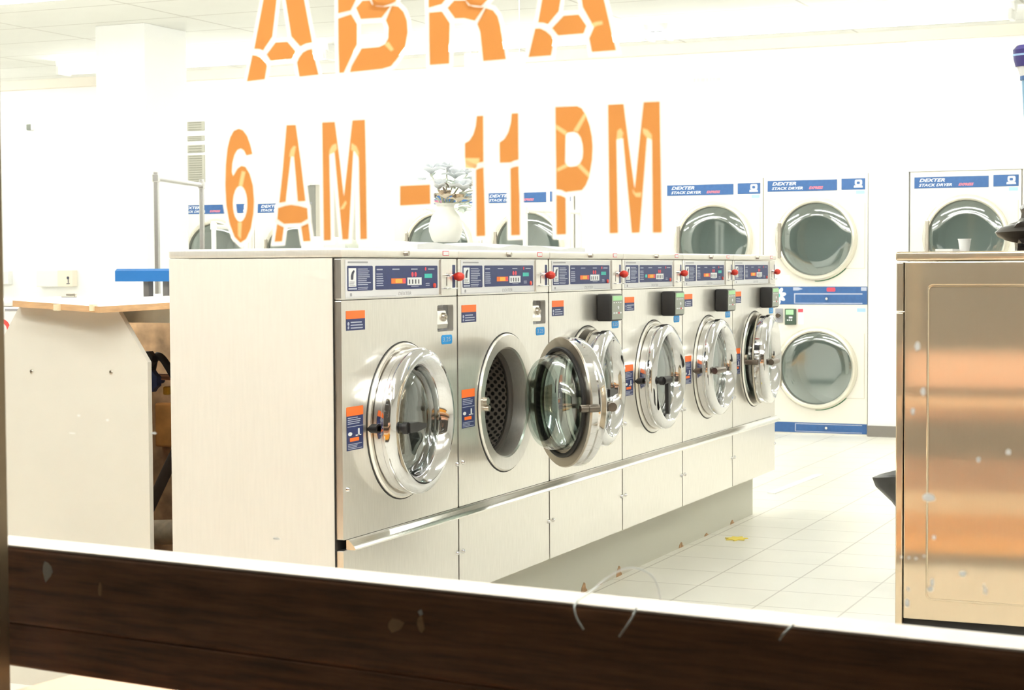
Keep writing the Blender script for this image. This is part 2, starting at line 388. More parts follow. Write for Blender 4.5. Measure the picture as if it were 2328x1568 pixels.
# ------------------------------------------------------------------ fluorescent ceiling lights
TUBEM = emit('tube_glow', (255, 254, 251), TUBE)
FIXW = mat('fixture_white', (246, 246, 244), 0.4)
def fixture(x, y, length, label):
    t = empty('ceiling_light', (x, y, CEIL), 0, label, 'light', 'fluorescent ceiling lights')
    def hs(bm):
        prism(bm, [(-0.07, 0), (0.07, 0), (0.05, -0.05), (-0.05, -0.05)], [], 0, length, YZ)
    one('housing', FIXW, t, hs, False)
    for s in (-0.045, 0.045):
        bm = B(); tube(bm, [(0.05, s, -0.075), (length-0.05, s, -0.075)], 0.019, 12); finish('tube', bm, TUBEM, t)
    for xx in (0.012, length-0.042):
        one('end_cap', FIXW, t, lambda bm: box(bm, xx, -0.075, -0.105, xx+0.03, 0.075, -0.04, 0.006), False)
LAB = {
 (0, 0): 'bare tube ceiling light by the back wall at the far left',
 (1, 0): 'bare tube ceiling light along the back wall behind the tops of the first letters',
 (2, 0): 'bare tube ceiling light along the back wall above the flower vase',
 (3, 0): 'bare tube ceiling light along the back wall at top right of the window'}
for i, x in enumerate((-11.8, -8.62, -6.1, -3.92, -1.0)):
    fixture(x, 11.2, 2.36, LAB.get((i, 0), 'bare tube ceiling light over the aisle just outside the right edge'))
for j, y in enumerate((8.1, 5.6, 3.3)):
    for i, x in enumerate((-10.6, -7.4, -4.2, -1.0) if j < 2 else (-8.6, -5.6, -2.9, -0.2)):
        fixture(x, y, 2.36, '%s tube ceiling light of the %s row from the back wall' % (('leftmost', 'second', 'third', 'rightmost')[i], ('second', 'third', 'nearest')[j]))
fixture(-4.6, 2.62, 2.36, 'added unseen tube light near the shop window brightening washer sides, left of the aisle')  # unseen lamp added to brighten the washer sides facing the window
fixture(-1.9, 2.30, 2.36, 'added unseen tube light near the shop window brightening washer sides, over the aisle')  # second unseen lamp, likewise added for the window-facing sides
# ------------------------------------------------------------------ front loading washers
DRUM = mat('perforated_drum', (92, 86, 80), 0.4, 0.15)
_nt = DRUM.node_tree; _b = _nt.nodes['Principled BSDF']
_tc = _nt.nodes.new('ShaderNodeTexCoord'); _v = _nt.nodes.new('ShaderNodeTexVoronoi'); _v.inputs['Scale'].default_value = 48; _v.inputs['Randomness'].default_value = 0.15
_rp = _nt.nodes.new('ShaderNodeValToRGB')
_rp.color_ramp.elements[0].position = 0.28; _rp.color_ramp.elements[0].color = (0.012, 0.010, 0.009, 1)
_rp.color_ramp.elements[1].position = 0.42; _rp.color_ramp.elements[1].color = (0.25, 0.22, 0.19, 1)
_v.voronoi_dimensions = '2D'; _v.inputs['Scale'].default_value = 1.0; _v.inputs['Randomness'].default_value = 0.0
_sx = _nt.nodes.new('ShaderNodeSeparateXYZ'); _nt.links.new(_tc.outputs['Object'], _sx.inputs[0])
def _m(op, a, b):
    n = _nt.nodes.new('ShaderNodeMath'); n.operation = op
    for i, q in enumerate((a, b)):
        if isinstance(q, (int, float)): n.inputs[i].default_value = q
        else: _nt.links.new(q, n.inputs[i])
    return n.outputs[0]
_ar = _m('MULTIPLY', _m('ARCTAN2', _m('SUBTRACT', _sx.outputs[2], 0.75), _m('SUBTRACT', _sx.outputs[0], 0.35)), 56/(2*PI))
_dp = _m('DIVIDE', _sx.outputs[1], 0.0187)
_cb = _nt.nodes.new('ShaderNodeCombineXYZ'); _nt.links.new(_m('DIVIDE', _m('ADD', _ar, _dp), 1.4142), _cb.inputs[0]); _nt.links.new(_m('DIVIDE', _m('SUBTRACT', _ar, _dp), 1.4142), _cb.inputs[1])
_nt.links.new(_cb.outputs[0], _v.inputs['Vector']); _nt.links.new(_v.outputs['Distance'], _rp.inputs[0]); _nt.links.new(_rp.outputs[0], _b.inputs['Base Color'])
DGLASS = glassy('door_glass', (232, 238, 236), 0.16, 0.03)
SLATE = mat('kick_dark', (30, 28, 27), 0.7)
DC = (0.35, 0.75)          # door centre
HX, HY = 0.5585, -0.014    # hinge line
def door(parent, angle, lever):
    """hinged at its right edge; modelled shut, then turned about the hinge"""
    cx, cz = DC[0]-HX, DC[1]
    bm = B()      # chrome ring: band, chamfered face, conical throat
    lathe(bm, [(0.150, 0.004), (0.196, 0.004), (0.196, -0.018), (0.200, -0.022), (0.200, -0.040), (0.196, -0.047), (0.176, -0.058), (0.168, -0.058), (0.160, -0.052), (0.150, -0.040), (0.143, -0.020), (0.143, 0.004), (0.150, 0.004)], cx, cz)
    d = finish('door', bm, CHROME, parent)
    bm = B(); lathe(bm, [(0.150, 0.005), (0.201, 0.005), (0.203, 0.009), (0.200, 0.013), (0.150, 0.013), (0.150, 0.005)], cx, cz); finish('back_plate', bm, DULL, d)
    bm = B(); lathe(bm, [(0.172, 0.013), (0.172, 0.019), (0.168, 0.022), (0.160, 0.022), (0.158, 0.013), (0.172, 0.013)], cx, cz); finish('door_seal', bm, RUBBER, d)
    bm = B(); lathe(bm, [(0, -0.030), (0.06, -0.031), (0.11, -0.026), (0.140, -0.012), (0.147, 0.012), (0.149, 0.036), (0.146, 0.056), (0.136, 0.074), (0.118, 0.082), (0.108, 0.080), (0.06, 0.078), (0, 0.078), (0, 0.070), (0.06, 0.070), (0.112, 0.072), (0.128, 0.066), (0.138, 0.050), (0.140, 0.03), (0.136, 0.004), (0.108, -0.016), (0.06, -0.021), (0, -0.020)], cx, cz); finish('glass_bowl', bm, DGLASS, d)
    # handle: pin through the ring's left edge, lever on the outside
    hx, hz = cx-0.196, cz-0.006
    def hd(bm):
        lathe(bm, [(0, 0.020), (0.010, 0.020), (0.012, 0.014), (0.012, -0.014), (0, -0.014)], hx-0.006, hz, 18)
        if lever == 'short': lathe(bm, [(0, 0.045), (0.010, 0.045), (0.012, 0.040), (0.012, 0.01), (0, 0.01)], hx, hz, 18)
        lathe(bm, [(0, -0.02), (0.012, -0.02), (0.012, -0.062), (0.016, -0.066), (0.016, -0.080), (0, -0.080)], hx+0.040, hz, 20)
        box(bm, hx-0.012, -0.014, hz-0.010, hx+0.040, -0.004, hz+0.010, 0.003)
        h0 = hx+0.040
        if lever == 'right':
            prism(bm, [(h0, hz-0.013), (h0+0.045, hz-0.013), (h0+0.100, hz-0.005), (h0+0.100, hz+0.006), (h0+0.045, hz+0.013), (h0, hz+0.013)], [], -0.086, -0.068)
        elif lever == 'down':
            prism(bm, [(h0+0.017, hz), (h0+0.020, hz-0.11), (h0+0.026, hz-0.125), (h0+0.036, hz-0.125), (h0+0.041, hz-0.11), (h0+0.043, hz)], [], -0.092, -0.078)
            tube(bm, [(h0, -0.076, hz), (h0+0.045, -0.086, hz+0.002)], 0.015, 12)
        else:
            tube(bm, [(h0-0.03, -0.070, hz), (h0+0.02, -0.082, hz+0.002), (h0+0.050, -0.088, hz+0.003)], [0.014, 0.013, 0.011], 12)
    tag(one('handle', BLACK if lever != 'short' else DARKST, d, hd), 'black door handle')
    for z in (cz-0.045, cz+0.03): one('hinge', DULL, d, lambda bm: box(bm, -0.030, -0.030, z, 0.012, 0.004, z+0.03, 0.004))
    d.location = (HX, HY, 0); d.rotation_euler = (0, 0, math.radians(angle))
    return d
def washer(k, label, angle, lever, payment, price):
    t = empty('washing_machine', (X0, Y0+k*WM, 0), PI/2, label, 'washing machine', 'front loading washers in the main row')
    g = 0.0045; a, b = g, WM-g
    def cabinet(bm):
        u0, u1 = g*0.4, WM-g*0.4
        prism(bm, rect(u0, 0.206, u1, 1.194), [rect(u0+0.012, 0.218, u1-0.012, 1.182)], 0.022, 0.510)
        box(bm, u0, 0.510, 0.206, u1, 0.522, 1.194)
    one('cabinet', STEEL_SIDE, t, cabinet, False)
    one('seam_shade', GAPM, t, lambda bm: prism(bm, rect(0.0, 0.207, WM, 1.194), [circ(DC[0], DC[1], 0.20, 48), rect(0.56, 0.978, 0.68, 1.068)], 0.0205, 0.0225), False)  # dark sheet stands in for the shade inside the panel seams
    ld = one('lid', STEEL_LID, t, lambda bm: box(bm, 0.001, -0.006, 1.1955, WM-0.001, 0.524, 1.220, 0.006, 3))
    bm = B(); lathe(bm, [(0, -0.02), (0.007, -0.02), (0.008, -0.006), (0.0095, -0.005)], 0.352, 1.208, 16); finish('lid_lock', bm, DULL, ld)
    s = plate('lid_sticker', ld, PINKR, 0.592, 1.2025, 0.632, 1.2165, -0.006, 0.0006)
    plate('sticker_paper', s, INKW, 0.595, 1.2045, 0.629, 1.2145, -0.0066, 0.0004)
    # control panel
    cp = one('control_panel', STEEL, t, lambda bm: prism(bm, rrect(a, 1.0865, b, 1.1935, 0.004), [], 0.0, 0.02), False)
    plate('panel_face', cp, PANELW, 0.026, 1.090, 0.577, 1.190, 0.0, 0.0008)
    q = plate('instruction_label', cp, NAVY, 0.036, 1.109, 0.176, 1.174, -0.0008, 0.0006, 0.004)
    bm = B(); textlines(bm, 0.092, 1.122, 0.168, 1.168, 9, -0.0021, 0.42, 3); textlines(bm, 0.092, 1.111, 0.17, 1.120, 2, -0.0021, 0.45, 4); box(bm, 0.041, -0.0021, 1.112, 0.086, -0.0015, 1.1165); finish('label_print', bm, INKP, cp, False)
    q2 = plate('pictogram', cp, INKW, 0.042, 1.120, 0.083, 1.168, -0.0014, 0.0004)
    one('pictogram_print', INKD, cp, lambda bm: (prism(bm, [(0.054, 1.138), (0.066, 1.138), (0.068, 1.152), (0.074, 1.160), (0.070, 1.163), (0.060, 1.158), (0.054, 1.148)], [], -0.0022, -0.0018), textlines(bm, 0.046, 1.122, 0.08, 1.134, 4, -0.0022, 0.3, 9)), False)
    q3 = plate('display_panel', cp, NAVY, 0.190, 1.110, 0.567, 1.174, -0.0008, 0.0006, 0.004)
    for i, (xa, za, xb, zb, n) in enumerate(((0.195, 1.118, 0.236, 1.155, 6), (0.197, 1.160, 0.233, 1.168, 1), (0.288, 1.161, 0.343, 1.168, 1), (0.40, 1.161, 0.455, 1.168, 1), (0.505, 1.161, 0.556, 1.168, 1), (0.40, 1.115, 0.455, 1.119, 1), (0.49, 1.116, 0.52, 1.127, 2))):
        one('panel_print', INKP, cp, lambda bm: textlines(bm, xa, za, xb, zb, n, -0.0021, 0.42, 5+i), False)
    dn = plate('cycle_display', cp, ORANGE, 0.281, 1.1255, 0.366, 1.1395, -0.0014, 0.0006)
    plate('display_digits', cp, YEL, 0.304, 1.127, 0.344, 1.138, -0.0020, 0.0005)
    plate('display_end', cp, PINKR, 0.348, 1.127, 0.365, 1.138, -0.0020, 0.0005)
    pb = plate('button_plate', cp, INKW, 0.377, 1.1205, 0.464, 1.1415, -0.0014, 0.0006)
    one('button_mark', INKD, cp, lambda bm: [box(bm, x, -0.0024, 1.124, x+0.006, -0.002, 1.136) for x in (0.386, 0.405, 0.424, 0.443)], False)
    for x, z, r in ((0.408, 1.150, 0.007), (0.427, 1.150, 0.007), (0.490, 1.165, 0.005)): one('red_indicator', PINKR, cp, lambda bm: prism(bm, circ(x, z, r, 14), [], -0.002, -0.0014), False)
    if k in (0, 1, 2, 4): plate('price_display', cp, TEAL, 0.483, 1.1395, 0.531, 1.1515, -0.0014, 0.0006)
    if k == 3: plate('price_display', cp, TEAL, 0.252, 1.128, 0.272, 1.139, -0.0014, 0.0006)
    one('start_button', REDM, cp, lambda bm: lathe(bm, [(0, -0.005), (0.006, -0.005), (0.007, -0.0014)], 0.545, 1.118, 14))
    text('DEXTER', cp, 'maker_lettering', 0.323, 1.0935, 0.401, 1.1025, -0.0012, INKG, 0.15)
    one('panel_rule', INKG, cp, lambda bm: (box(bm, 0.03, -0.0012, 1.0925, 0.31, -0.0008, 1.0932), box(bm, 0.412, -0.0012, 1.0925, 0.575, -0.0008, 1.0932), textlines(bm, 0.04, 1.180, 0.15, 1.186, 1, -0.0013, 0.7, 2), box(bm, 0.05, -0.0012, 1.095, 0.06, -0.0008, 1.103)), False)
    sl = one('coin_slot', STEEL, t, lambda bm: prism(bm, rrect(0.583, 1.090, 0.655, 1.192, 0.004), [], -0.006, 0.0), False)
    one('slot_opening', GAPM, sl, lambda bm: (box(bm, 0.6165, -0.0066, 1.116, 0.6195, -0.0058, 1.142),), False)
    one('slot_ledge', CHROME, sl, lambda bm: (box(bm, 0.584, -0.022, 1.1065, 0.662, -0.006, 1.1105, 0.0015), lathe(bm, [(0, -0.018), (0.005, -0.018), (0.007, -0.006)], 0.618, 1.1465, 14), box(bm, 0.617, -0.016, 1.144, 0.645, -0.010, 1.1495, 0.002)))
    plate('return_label', t, NAVY, 0.657, 1.110, 0.687, 1.176, 0.0, 0.0007, 0.003)
    one('return_button', REDM, t, lambda bm: lathe(bm, [(0, -0.030), (0.007, -0.0285), (0.012, -0.022), (0.0135, -0.013), (0.010, -0.004), (0.009, 0.0)], 0.684, 1.142, 24))
    # main front with its round opening and, on two machines, the coin recess
    holes = [circ(DC[0], DC[1], 0.195, 64)]
    if payment == 'coin': holes.append(rrect(0.567, 0.985, 0.673, 1.061, 0.006))
    fp = one('front_panel', STEEL, t, lambda bm: prism(bm, rrect(a, 0.4665, b, 1.0845, 0.003), holes, 0.0, 0.02), False)
    bm = B(); lathe(bm, [(0.194, 0.004), (0.210, 0.004), (0.2135, 0.0), (0.2135, -0.004), (0.209, -0.009), (0.172, -0.005), (0.167, 0.0), (0.165, 0.02), (0.163, 0.06), (0.18, 0.06)], *DC); finish('door_flange', bm, STEEL, t)
    one('flange_seal', RUBBER, t, lambda bm: lathe(bm, [(0.2135, -0.001), (0.217, -0.0012), (0.218, 0.001), (0.2135, 0.002)], *DC))
    one('door_gasket', mat('grey_gasket', (96, 90, 84), 0.35), t, lambda bm: lathe(bm, [(0.164, 0.046), (0.156, 0.050), (0.154, 0.058), (0.158, 0.066), (0.168, 0.068)], *DC))
    one('drum', DRUM, t, lambda bm: lathe(bm, [(0.157, 0.067), (0.160, 0.074), (0.164, 0.10), (0.168, 0.40), (0.14, 0.44), (0, 0.445)], *DC, 64))
    if angle > 5: one('latch', DULL, t, lambda bm: (lathe(bm, [(0, -0.018), (0.012, -0.018), (0.014, -0.004), (0.012, 0.0)], 0.176, 0.765, 18), lathe(bm, [(0, -0.022), (0.009, -0.02), (0.010, -0.002)], 0.181, 0.744, 18)))
    door(t, angle, lever)
    # stickers
    ws = plate('warning_sticker', t, NAVY, 0.029, 1.0065, 0.131, 1.0365, 0.0, 0.0007)
    plate('sticker_heading', ws, ORANGE, 0.029, 1.0365, 0.131, 1.0575, 0.0, 0.0007)
    one('sticker_print', INKP, ws, lambda bm: (textlines(bm, 0.052, 1.009, 0.127, 1.031, 3, -0.0013, 0.42, 12+k), prism(bm, circ(0.040, 1.024, 0.005, 12), [], -0.0012, -0.0007), prism(bm, circ(0.040, 1.014, 0.004, 12), [], -0.0012, -0.0007)), False)
    ds = plate('door_sticker', t, NAVY, 0.027, 0.695, 0.116, 0.7845, 0.0, 0.0007)
    plate('sticker_heading', ds, ORANGE, 0.026, 0.7845, 0.117, 0.8085, 0.0, 0.0007, 0.003)
    one('sticker_print', INKP, ds, lambda bm: (textlines(bm, 0.032, 0.762, 0.110, 0.782, 4, -0.0013, 0.4, 21), box(bm, 0.030, -0.0013, 0.756, 0.112, -0.0007, 0.7575)), False)
    one('sticker_print', INKP, ds, lambda bm: textlines(bm, 0.032, 0.697, 0.108, 0.713, 4, -0.0013, 0.4, 22), False)
    one('sticker_drawing', INKW, ds, lambda bm: (prism(bm, circ(0.044, 0.738, 0.011, 14, 0.005), [], -0.0013, -0.0007), box(bm, 0.087, -0.0013, 0.731, 0.095, -0.0007, 0.750), box(bm, 0.074, -0.0013, 0.731, 0.104, -0.0007, 0.734)), False)
    plate('sticker_bar', ds, ORANGE, 0.043, 0.718, 0.092, 0.7275, -0.0007, 0.0006, 0.002)
    ps = plate('price_sticker', t, SKYB, 0.592, 0.948, 0.663, 0.9745, 0.0, 0.0007, 0.008)
    text(price, ps, 'price_lettering', 0.601, 0.9555, 0.652, 0.968, -0.0009, INKP, 0.1)
    if payment == 'coin':
        cb = one('coin_box', PANELW, t, lambda bm: (box(bm, 0.567, 0.032, 0.985, 0.673, 0.036, 1.061), box(bm, 0.565, 0.018, 0.983, 0.567, 0.036, 1.063), box(bm, 0.673, 0.018, 0.983, 0.675, 0.036, 1.063), box(bm, 0.567, 0.018, 0.983, 0.673, 0.036, 0.985), box(bm, 0.567, 0.018, 1.061, 0.673, 0.036, 1.063)), False)
        one('coin_drawer', STEEL, cb, lambda bm: (prism(bm, [(0.032, 0.989), (0.006, 0.994), (0.004, 1.006), (0.012, 1.044), (0.032, 1.050)], [], 0.569, 0.645, lambda p, q_, c: (c, p, q_)),), False)
        one('drawer_lock', DULL, cb, lambda bm: lathe(bm, [(0, -0.004), (0.005, -0.004), (0.006, 0.0), (0.010, 0.0), (0.012, 0.003), (0.013, 0.014)], 0.622, 1.026, 22))
    else:
        rd = one('card_reader', BLACK, t, lambda bm: box(bm, 0.437, -0.056, 0.978, 0.560, 0.0, 1.073, 0.008, 3))
        plate('reader_face', rd, READER, 0.445, 0.984, 0.555, 1.068, -0.056, 0.001)
        plate('reader_screen', rd, GREENL, 0.452, 1.050, 0.545, 1.066, -0.057, 0.001)
        one('reader_buttons', INKW, rd, lambda bm: ([box(bm, 0.456+i*0.022, -0.0585, 1.041, 0.468+i*0.022, -0.057, 1.045) for i in range(4)], prism(bm, circ(0.505, 1.025, 0.006, 12), [], -0.0585, -0.057), [box(bm, 0.456+i*0.022, -0.0585, 1.004, 0.470+i*0.022, -0.057, 1.009) for i in range(4)]), False)
        plate('reader_mark', rd, PINKR, 0.500, 1.004, 0.516, 1.009, -0.0585, 0.0006)
    # chrome moulding, lower panel, screws
    one('chrome_moulding', mat('moulding_steel', (232, 230, 224), 0.22, 1.0), t, lambda bm: prism(bm, [(0.0, 0.4655), (-0.007, 0.4655), (-0.012, 0.460), (-0.0135, 0.4595), (-0.018, 0.454), (-0.0195, 0.4535), (-0.024, 0.448), (-0.027, 0.444), (-0.026, 0.440), (0.0, 0.4395)], [], 0.02 if k == 0 else 0.006, WM+0.004, YZ))
    one('lower_panel', STEEL, t, lambda bm: prism(bm, rrect(a, 0.2075, b, 0.4385, 0.003), [], 0.0, 0.02), False)
    for x, z in ((0.028, 0.596), (0.689, 0.594), (0.028, 0.333), (0.687, 0.333)):
        one('screw', CHROME, t, lambda bm: lathe(bm, [(0, -0.008), (0.004, -0.0075), (0.0065, -0.004), (0.0075, 0.0)], x, z, 14))
    return t
washer(0, 'stainless front loading washer nearest the window, shut door with its lever pointing right', 0, 'right', 'coin', '3.25')
washer(1, 'stainless front loading washer with its door swung wide open, showing the dark drum', 48, 'short', 'coin', '3.25')
washer(2, 'stainless front loading washer half covered by the open door of the washer before it', 6, 'right', 'card', '3.25')
washer(3, 'stainless front loading washer whose shut door has its black lever hanging straight down', 0, 'down', 'card', '3.25')
washer(4, 'stainless front loading washer with shut door, second from the far end of the row', 0, 'short', 'card', '3.25')
washer(5, 'stainless front loading washer at the far end of the row, door standing ajar', 6, 'short', 'card', '3.25')
# tiled plinth below the row
PL = tiled('plinth_tile', (240, 242, 232), (196, 194, 180), (0.73, 0.40), 0.004, 0.4, 0.05, (0.1, 0, 0))
def pl(bm):
    box(bm, 0, 0, 0, 4.12, 0.40, 0.2055)
p = one('washer_plinth', PL, None, pl, False)
p.location = (X0-0.0886, Y0+0.01, 0); p.rotation_euler = (0, 0, PI/2)
tag(p, 'low grey green tiled plinth under the row of six stainless washers', 'plinth')
RUST = mat('rust_stain', (176, 140, 104), 0.9, noise=0.3, nscale=60)
for x, h in ((1.925, 0.036), (2.29, 0.040), (3.04, 0.022), (3.39, 0.012), (3.78, 0.018), (2.08, 0.008)):
    one('rust_patch', RUST, p, lambda bm: prism(bm, [(x-0.028, 0.0), (x-0.022, h*.55), (x-0.010, h*.8), (x, h), (x+0.014, h*.85), (x+0.018, h*.35), (x+0.03, h*.2), (x+0.032, 0)], [], -0.0015, 0.0), False)

# ------------------------------------------------------------------ the washer at the right edge, side-on
RX, RY = -0.991, 4.883
rw = empty('washing_machine', (RX, RY, 0), 0, 'tan stainless washer seen side-on at the right edge, black bag on its top', 'washing machine')
one('side_panel', STEEL_TAN, rw, lambda bm: box(bm, 0.0225, 0.0, 0.205, 0.62, 0.70, 1.178, 0.003), False)
one('front_panel', STEEL_TAN, rw, lambda bm: (box(bm, 0.0, 0.001, 0.02, 0.0195, 0.70, 1.040, 0.003), box(bm, 0.0, 0.001, 1.0435, 0.0195, 0.70, 1.176, 0.003)), False)
one('lid', STEEL_TAN, rw, lambda bm: box(bm, -0.002, -0.004, 1.1805, 0.63, 0.70, 1.205, 0.006, 3))
one('kick_base', SLATE, rw, lambda bm: box(bm, 0.0225, 0.012, 0.0, 0.61, 0.69, 0.205), False)
def emb(bm):
    pts = rrect(0.086, 0.263, 0.545, 1.114, 0.014, 6)
    tube(bm, [(x, -0.0005, z) for x, z in pts], 0.0035, 6, True)
one('embossed_groove', STEEL_TAN, rw, emb)
# ------------------------------------------------------------------ stacked dryers in the back wall
WD, DY = 0.737, 12.22
DRYG = glassy('dryer_glass', (222, 230, 228), 0.22, 0.05)
TUMB = mat('dryer_drum', (226, 232, 229), 0.5)
RIMW = mat('dryer_rim', (226, 222, 210), 0.22, 0.55)
GREENE = mat('green_edge', (54, 120, 84), 0.5)
LINE = mat('panel_shadow_line', (206, 200, 188), 0.7)
def dryer(x, label, zs=1.0):
    t = empty('stacked_dryer', (x, DY, 0), 0, label, 'dryer', 'stacked dryers in the back wall')
    t.scale = (1, 1, zs)
    def cab(bm):
        prism(bm, rect(0.003, 0, WD-0.003, 1.80), [circ(0.382, 1.3535, 0.255, 64), circ(0.386, 0.462, 0.255, 64)], 0, 0.02)
        box(bm, 0.003, 0.02, 0, 0.02, 0.75, 1.80); box(bm, WD-0.02, 0.02, 0, WD-0.003, 0.75, 1.80); box(bm, 0.02, 0.73, 0, WD-0.02, 0.75, 1.80)
        box(bm, 0.02, 0.02, 1.785, WD-0.02, 0.73, 1.80); box(bm, 0.02, 0.02, 0, WD-0.02, 0.73, 0.02)
    one('cabinet', ENAMEL, t, cab, False)
    # top banner, middle band, kick band
    b1 = plate('banner', t, BLUE, 0.031, 1.687, 0.522, 1.763, 0.0, 0.002)
    text('DEXTER', b1, 'maker_lettering', 0.065, 1.730, 0.235, 1.752, -0.0026, INKW, 0.3, 0.02)
    text('STACK DRYER', b1, 'banner_lettering', 0.062, 1.699, 0.282, 1.718, -0.0026, INKW, 0.3, 0.02)
    text('EXPRESS', b1, 'red_lettering', 0.325, 1.700, 0.425, 1.718, -0.0026, mat('pale_red_print', (236, 130, 140), 0.5), 0.35, 0.03)
    b2 = plate('number_plate', t, BLUE, 0.552, 1.689, 0.716, 1.766, 0.0, 0.002)
    one('plate_drawing', INKW, b2, lambda bm: (prism(bm, [(0.637, 1.703), (0.70, 1.703), (0.695, 1.718), (0.64, 1.718)], [], -0.0027, -0.002), prism(bm, rrect(0.645, 1.72, 0.695, 1.757, 0.01), [rrect(0.657, 1.726, 0.68, 1.745, 0.006)], -0.0027, -0.002)), False)
    plate('price_label', t, LIGHTB, 0.652, 1.659, 0.712, 1.684, 0.0, 0.001)
    plate('price_label', t, LIGHTB, 0.662, 0.852, 0.722, 0.878, 0.0, 0.001)
    mb = plate('middle_band', t, BLUE, 0.003, 0.903, WD-0.004, 1.027, 0.0, 0.003)
    def petals(bm):
        for i in range(8):
            a = 2*PI*i/8+0.2; cx, cz = 0.105+0.036*math.cos(a), 0.965+0.036*math.sin(a)
            prism(bm, [(cx+0.026*math.cos(u)*math.cos(a)-0.014*math.sin(u)*math.sin(a), cz+0.026*math.cos(u)*math.sin(a)+0.014*math.sin(u)*math.cos(a)) for u in [2*PI*j/12 for j in range(12)]], [], -0.0036, -0.003)
    one('flower_print', INKW, mb, petals, False)
    one('flower_centre', TEAL, mb, lambda bm: prism(bm, circ(0.105, 0.965, 0.018, 14), [], -0.0042, -0.003), False)
    plate('red_label', mb, PINKR, 0.452, 0.992, 0.512, 1.020, -0.003, 0.0006, 0.008)
    plate('corner_label', mb, INKP, 0.69, 0.998, 0.728, 1.022, -0.003, 0.0006)
    one('band_print', INKP, mb, lambda bm: prism(bm, [(0.215, 1.0), (0.215, 1.022), (0.25, 1.022), (0.285, 1.010), (0.25, 1.0)], [], -0.0036, -0.003), False)
    one('drawer_outline', INKP, mb, lambda bm: (box(bm, 0.222, -0.0036, 0.972, 0.70, -0.003, 0.980), box(bm, 0.222, -0.0036, 0.915, 0.230, -0.003, 0.972), box(bm, 0.222, -0.0036, 0.909, 0.70, -0.003, 0.914)), False)
    one('drawer_lock', CHROME, mb, lambda bm: lathe(bm, [(0, -0.012), (0.009, -0.012), (0.011, -0.003)], 0.452, 0.943, 14))
    kb = plate('kick_band', t, BLUE, 0.003, 0.012, WD-0.004, 0.082, 0.0, 0.003)
    one('drawer_outline', INKP, kb, lambda bm: (box(bm, 0.23, -0.0036, 0.070, 0.70, -0.003, 0.075), box(bm, 0.23, -0.0036, 0.02, 0.236, -0.003, 0.070), box(bm, 0.23, -0.0036, 0.018, 0.70, -0.003, 0.022)), False)
    one('drawer_lock', CHROME, kb, lambda bm: lathe(bm, [(0, -0.012), (0.009, -0.012), (0.011, -0.003)], 0.452, 0.048, 14))
    # coin knob, card reader
    kn = one('coin_knob', INKG, t, lambda bm: box(bm, 0.088, -0.006, 0.775, 0.142, 0.0, 0.875, 0.002), False)
    one('knob', CHROME, kn, lambda bm: lathe(bm, [(0, -0.03), (0.016, -0.03), (0.022, -0.018), (0.024, -0.006)], 0.112, 0.825, 22))
    cr = one('card_reader', mat('reader_green', (64, 84, 70), 0.45), t, lambda bm: box(bm, 0.160, -0.02, 0.762, 0.238, 0.0, 0.872, 0.003), False)
    plate('reader_screen', cr, GREENL, 0.168, 0.832, 0.222, 0.866, -0.02, 0.001)
    one('reader_buttons', INKW, cr, lambda bm: [box(bm, 0.176+i*0.014, -0.0215, 0.79, 0.185+i*0.014, -0.02, 0.798) for i in range(3)]+[box(bm, 0.19, -0.0215, 0.806, 0.215, -0.02, 0.818)], False)
    pl_ = plate('paper_label', t, INKW, 0.248, 0.765, 0.288, 0.874, 0.0, 0.0008)
    plate('label_heading', pl_, PINKR, 0.250, 0.848, 0.286, 0.872, -0.0008, 0.0005)
    plate('taped_note', t, WHITEP, 0.095, 1.035, 0.19, 1.105, 0.0, 0.001)
    for cx, cz in ((0.376, 1.3535), (0.381, 0.460)):
        bm = B(); lathe(bm, [(0.249, 0.01), (0.252, -0.022), (0.262, -0.032), (0.274, -0.030), (0.286, -0.012), (0.288, 0.0)], cx, cz, 72); d = finish('round_door', bm, RIMW, t)
        bm = B(); lathe(bm, [(0.246, -0.006), (0.251, -0.018), (0.252, 0.0), (0.246, 0.004), (0.246, -0.006)], cx+0.003, cz, 72); finish('door_seal', bm, mat('grey_seal', (120, 122, 116), 0.5), d)
        bm = B(); lathe(bm, [(0, -0.008), (0.15, -0.0078), (0.240, -0.0075), (0.248, -0.004)], cx+0.003, cz, 64); finish('door_glass', bm, DRYG, d)
        bm = B(); box(bm, cx-0.264, -0.040, cz-0.13, cx-0.240, -0.016, cz+0.12, 0.006); finish('door_handle', bm, DULL, d, False)
        bm = B(); lathe(bm, [(0.250, 0.02), (0.262, 0.10), (0.30, 0.12), (0.30, 0.62), (0.26, 0.66), (0, 0.665)], cx+0.003, cz, 56); finish('drum', bm, TUMB, t)
        bm = B()
        pts = [(cx+0.003+0.2885*math.cos(a), -0.002, cz+0.2895*math.sin(a)) for a in [math.radians(q) for q in range(268, 318, 4)]]
        tube(bm, pts, 0.003, 6); finish('edge_strip', bm, GREENE, d)
        z0, z1 = cz-0.205, cz+0.245
        one('access_panel', LINE, t, lambda bm: (box(bm, 0.712, -0.002, z0, 0.717, 0.0, z1), box(bm, 0.57, -0.002, z0, 0.712, 0.0, z0+0.005)), False)
    return t
SEAM = -3.41
dryer(SEAM, 'stacked dryer fully in view between the washer row and the white pier at right')
dryer(SEAM-WD, 'stacked dryer left of the fully visible one, lower half hidden by the washers', 0.992)
dryer(-2.392, 'stacked dryer right of the white pier, orange reflection in its upper glass')
dryer(-2.392+WD, 'stacked dryer at the right edge, mostly cut off by the photo')
dryer(-5.573, 'stacked dryer seen between the digits 11 and the letter P of the window lettering', 0.977)
dryer(-6.310, 'stacked dryer behind the white flower vase', 0.977)
dryer(-7.552, 'stacked dryer behind the letter A of 6 AM', 0.954)
dryer(-8.289, 'stacked dryer behind the digit 6, beside the white column', 0.954)

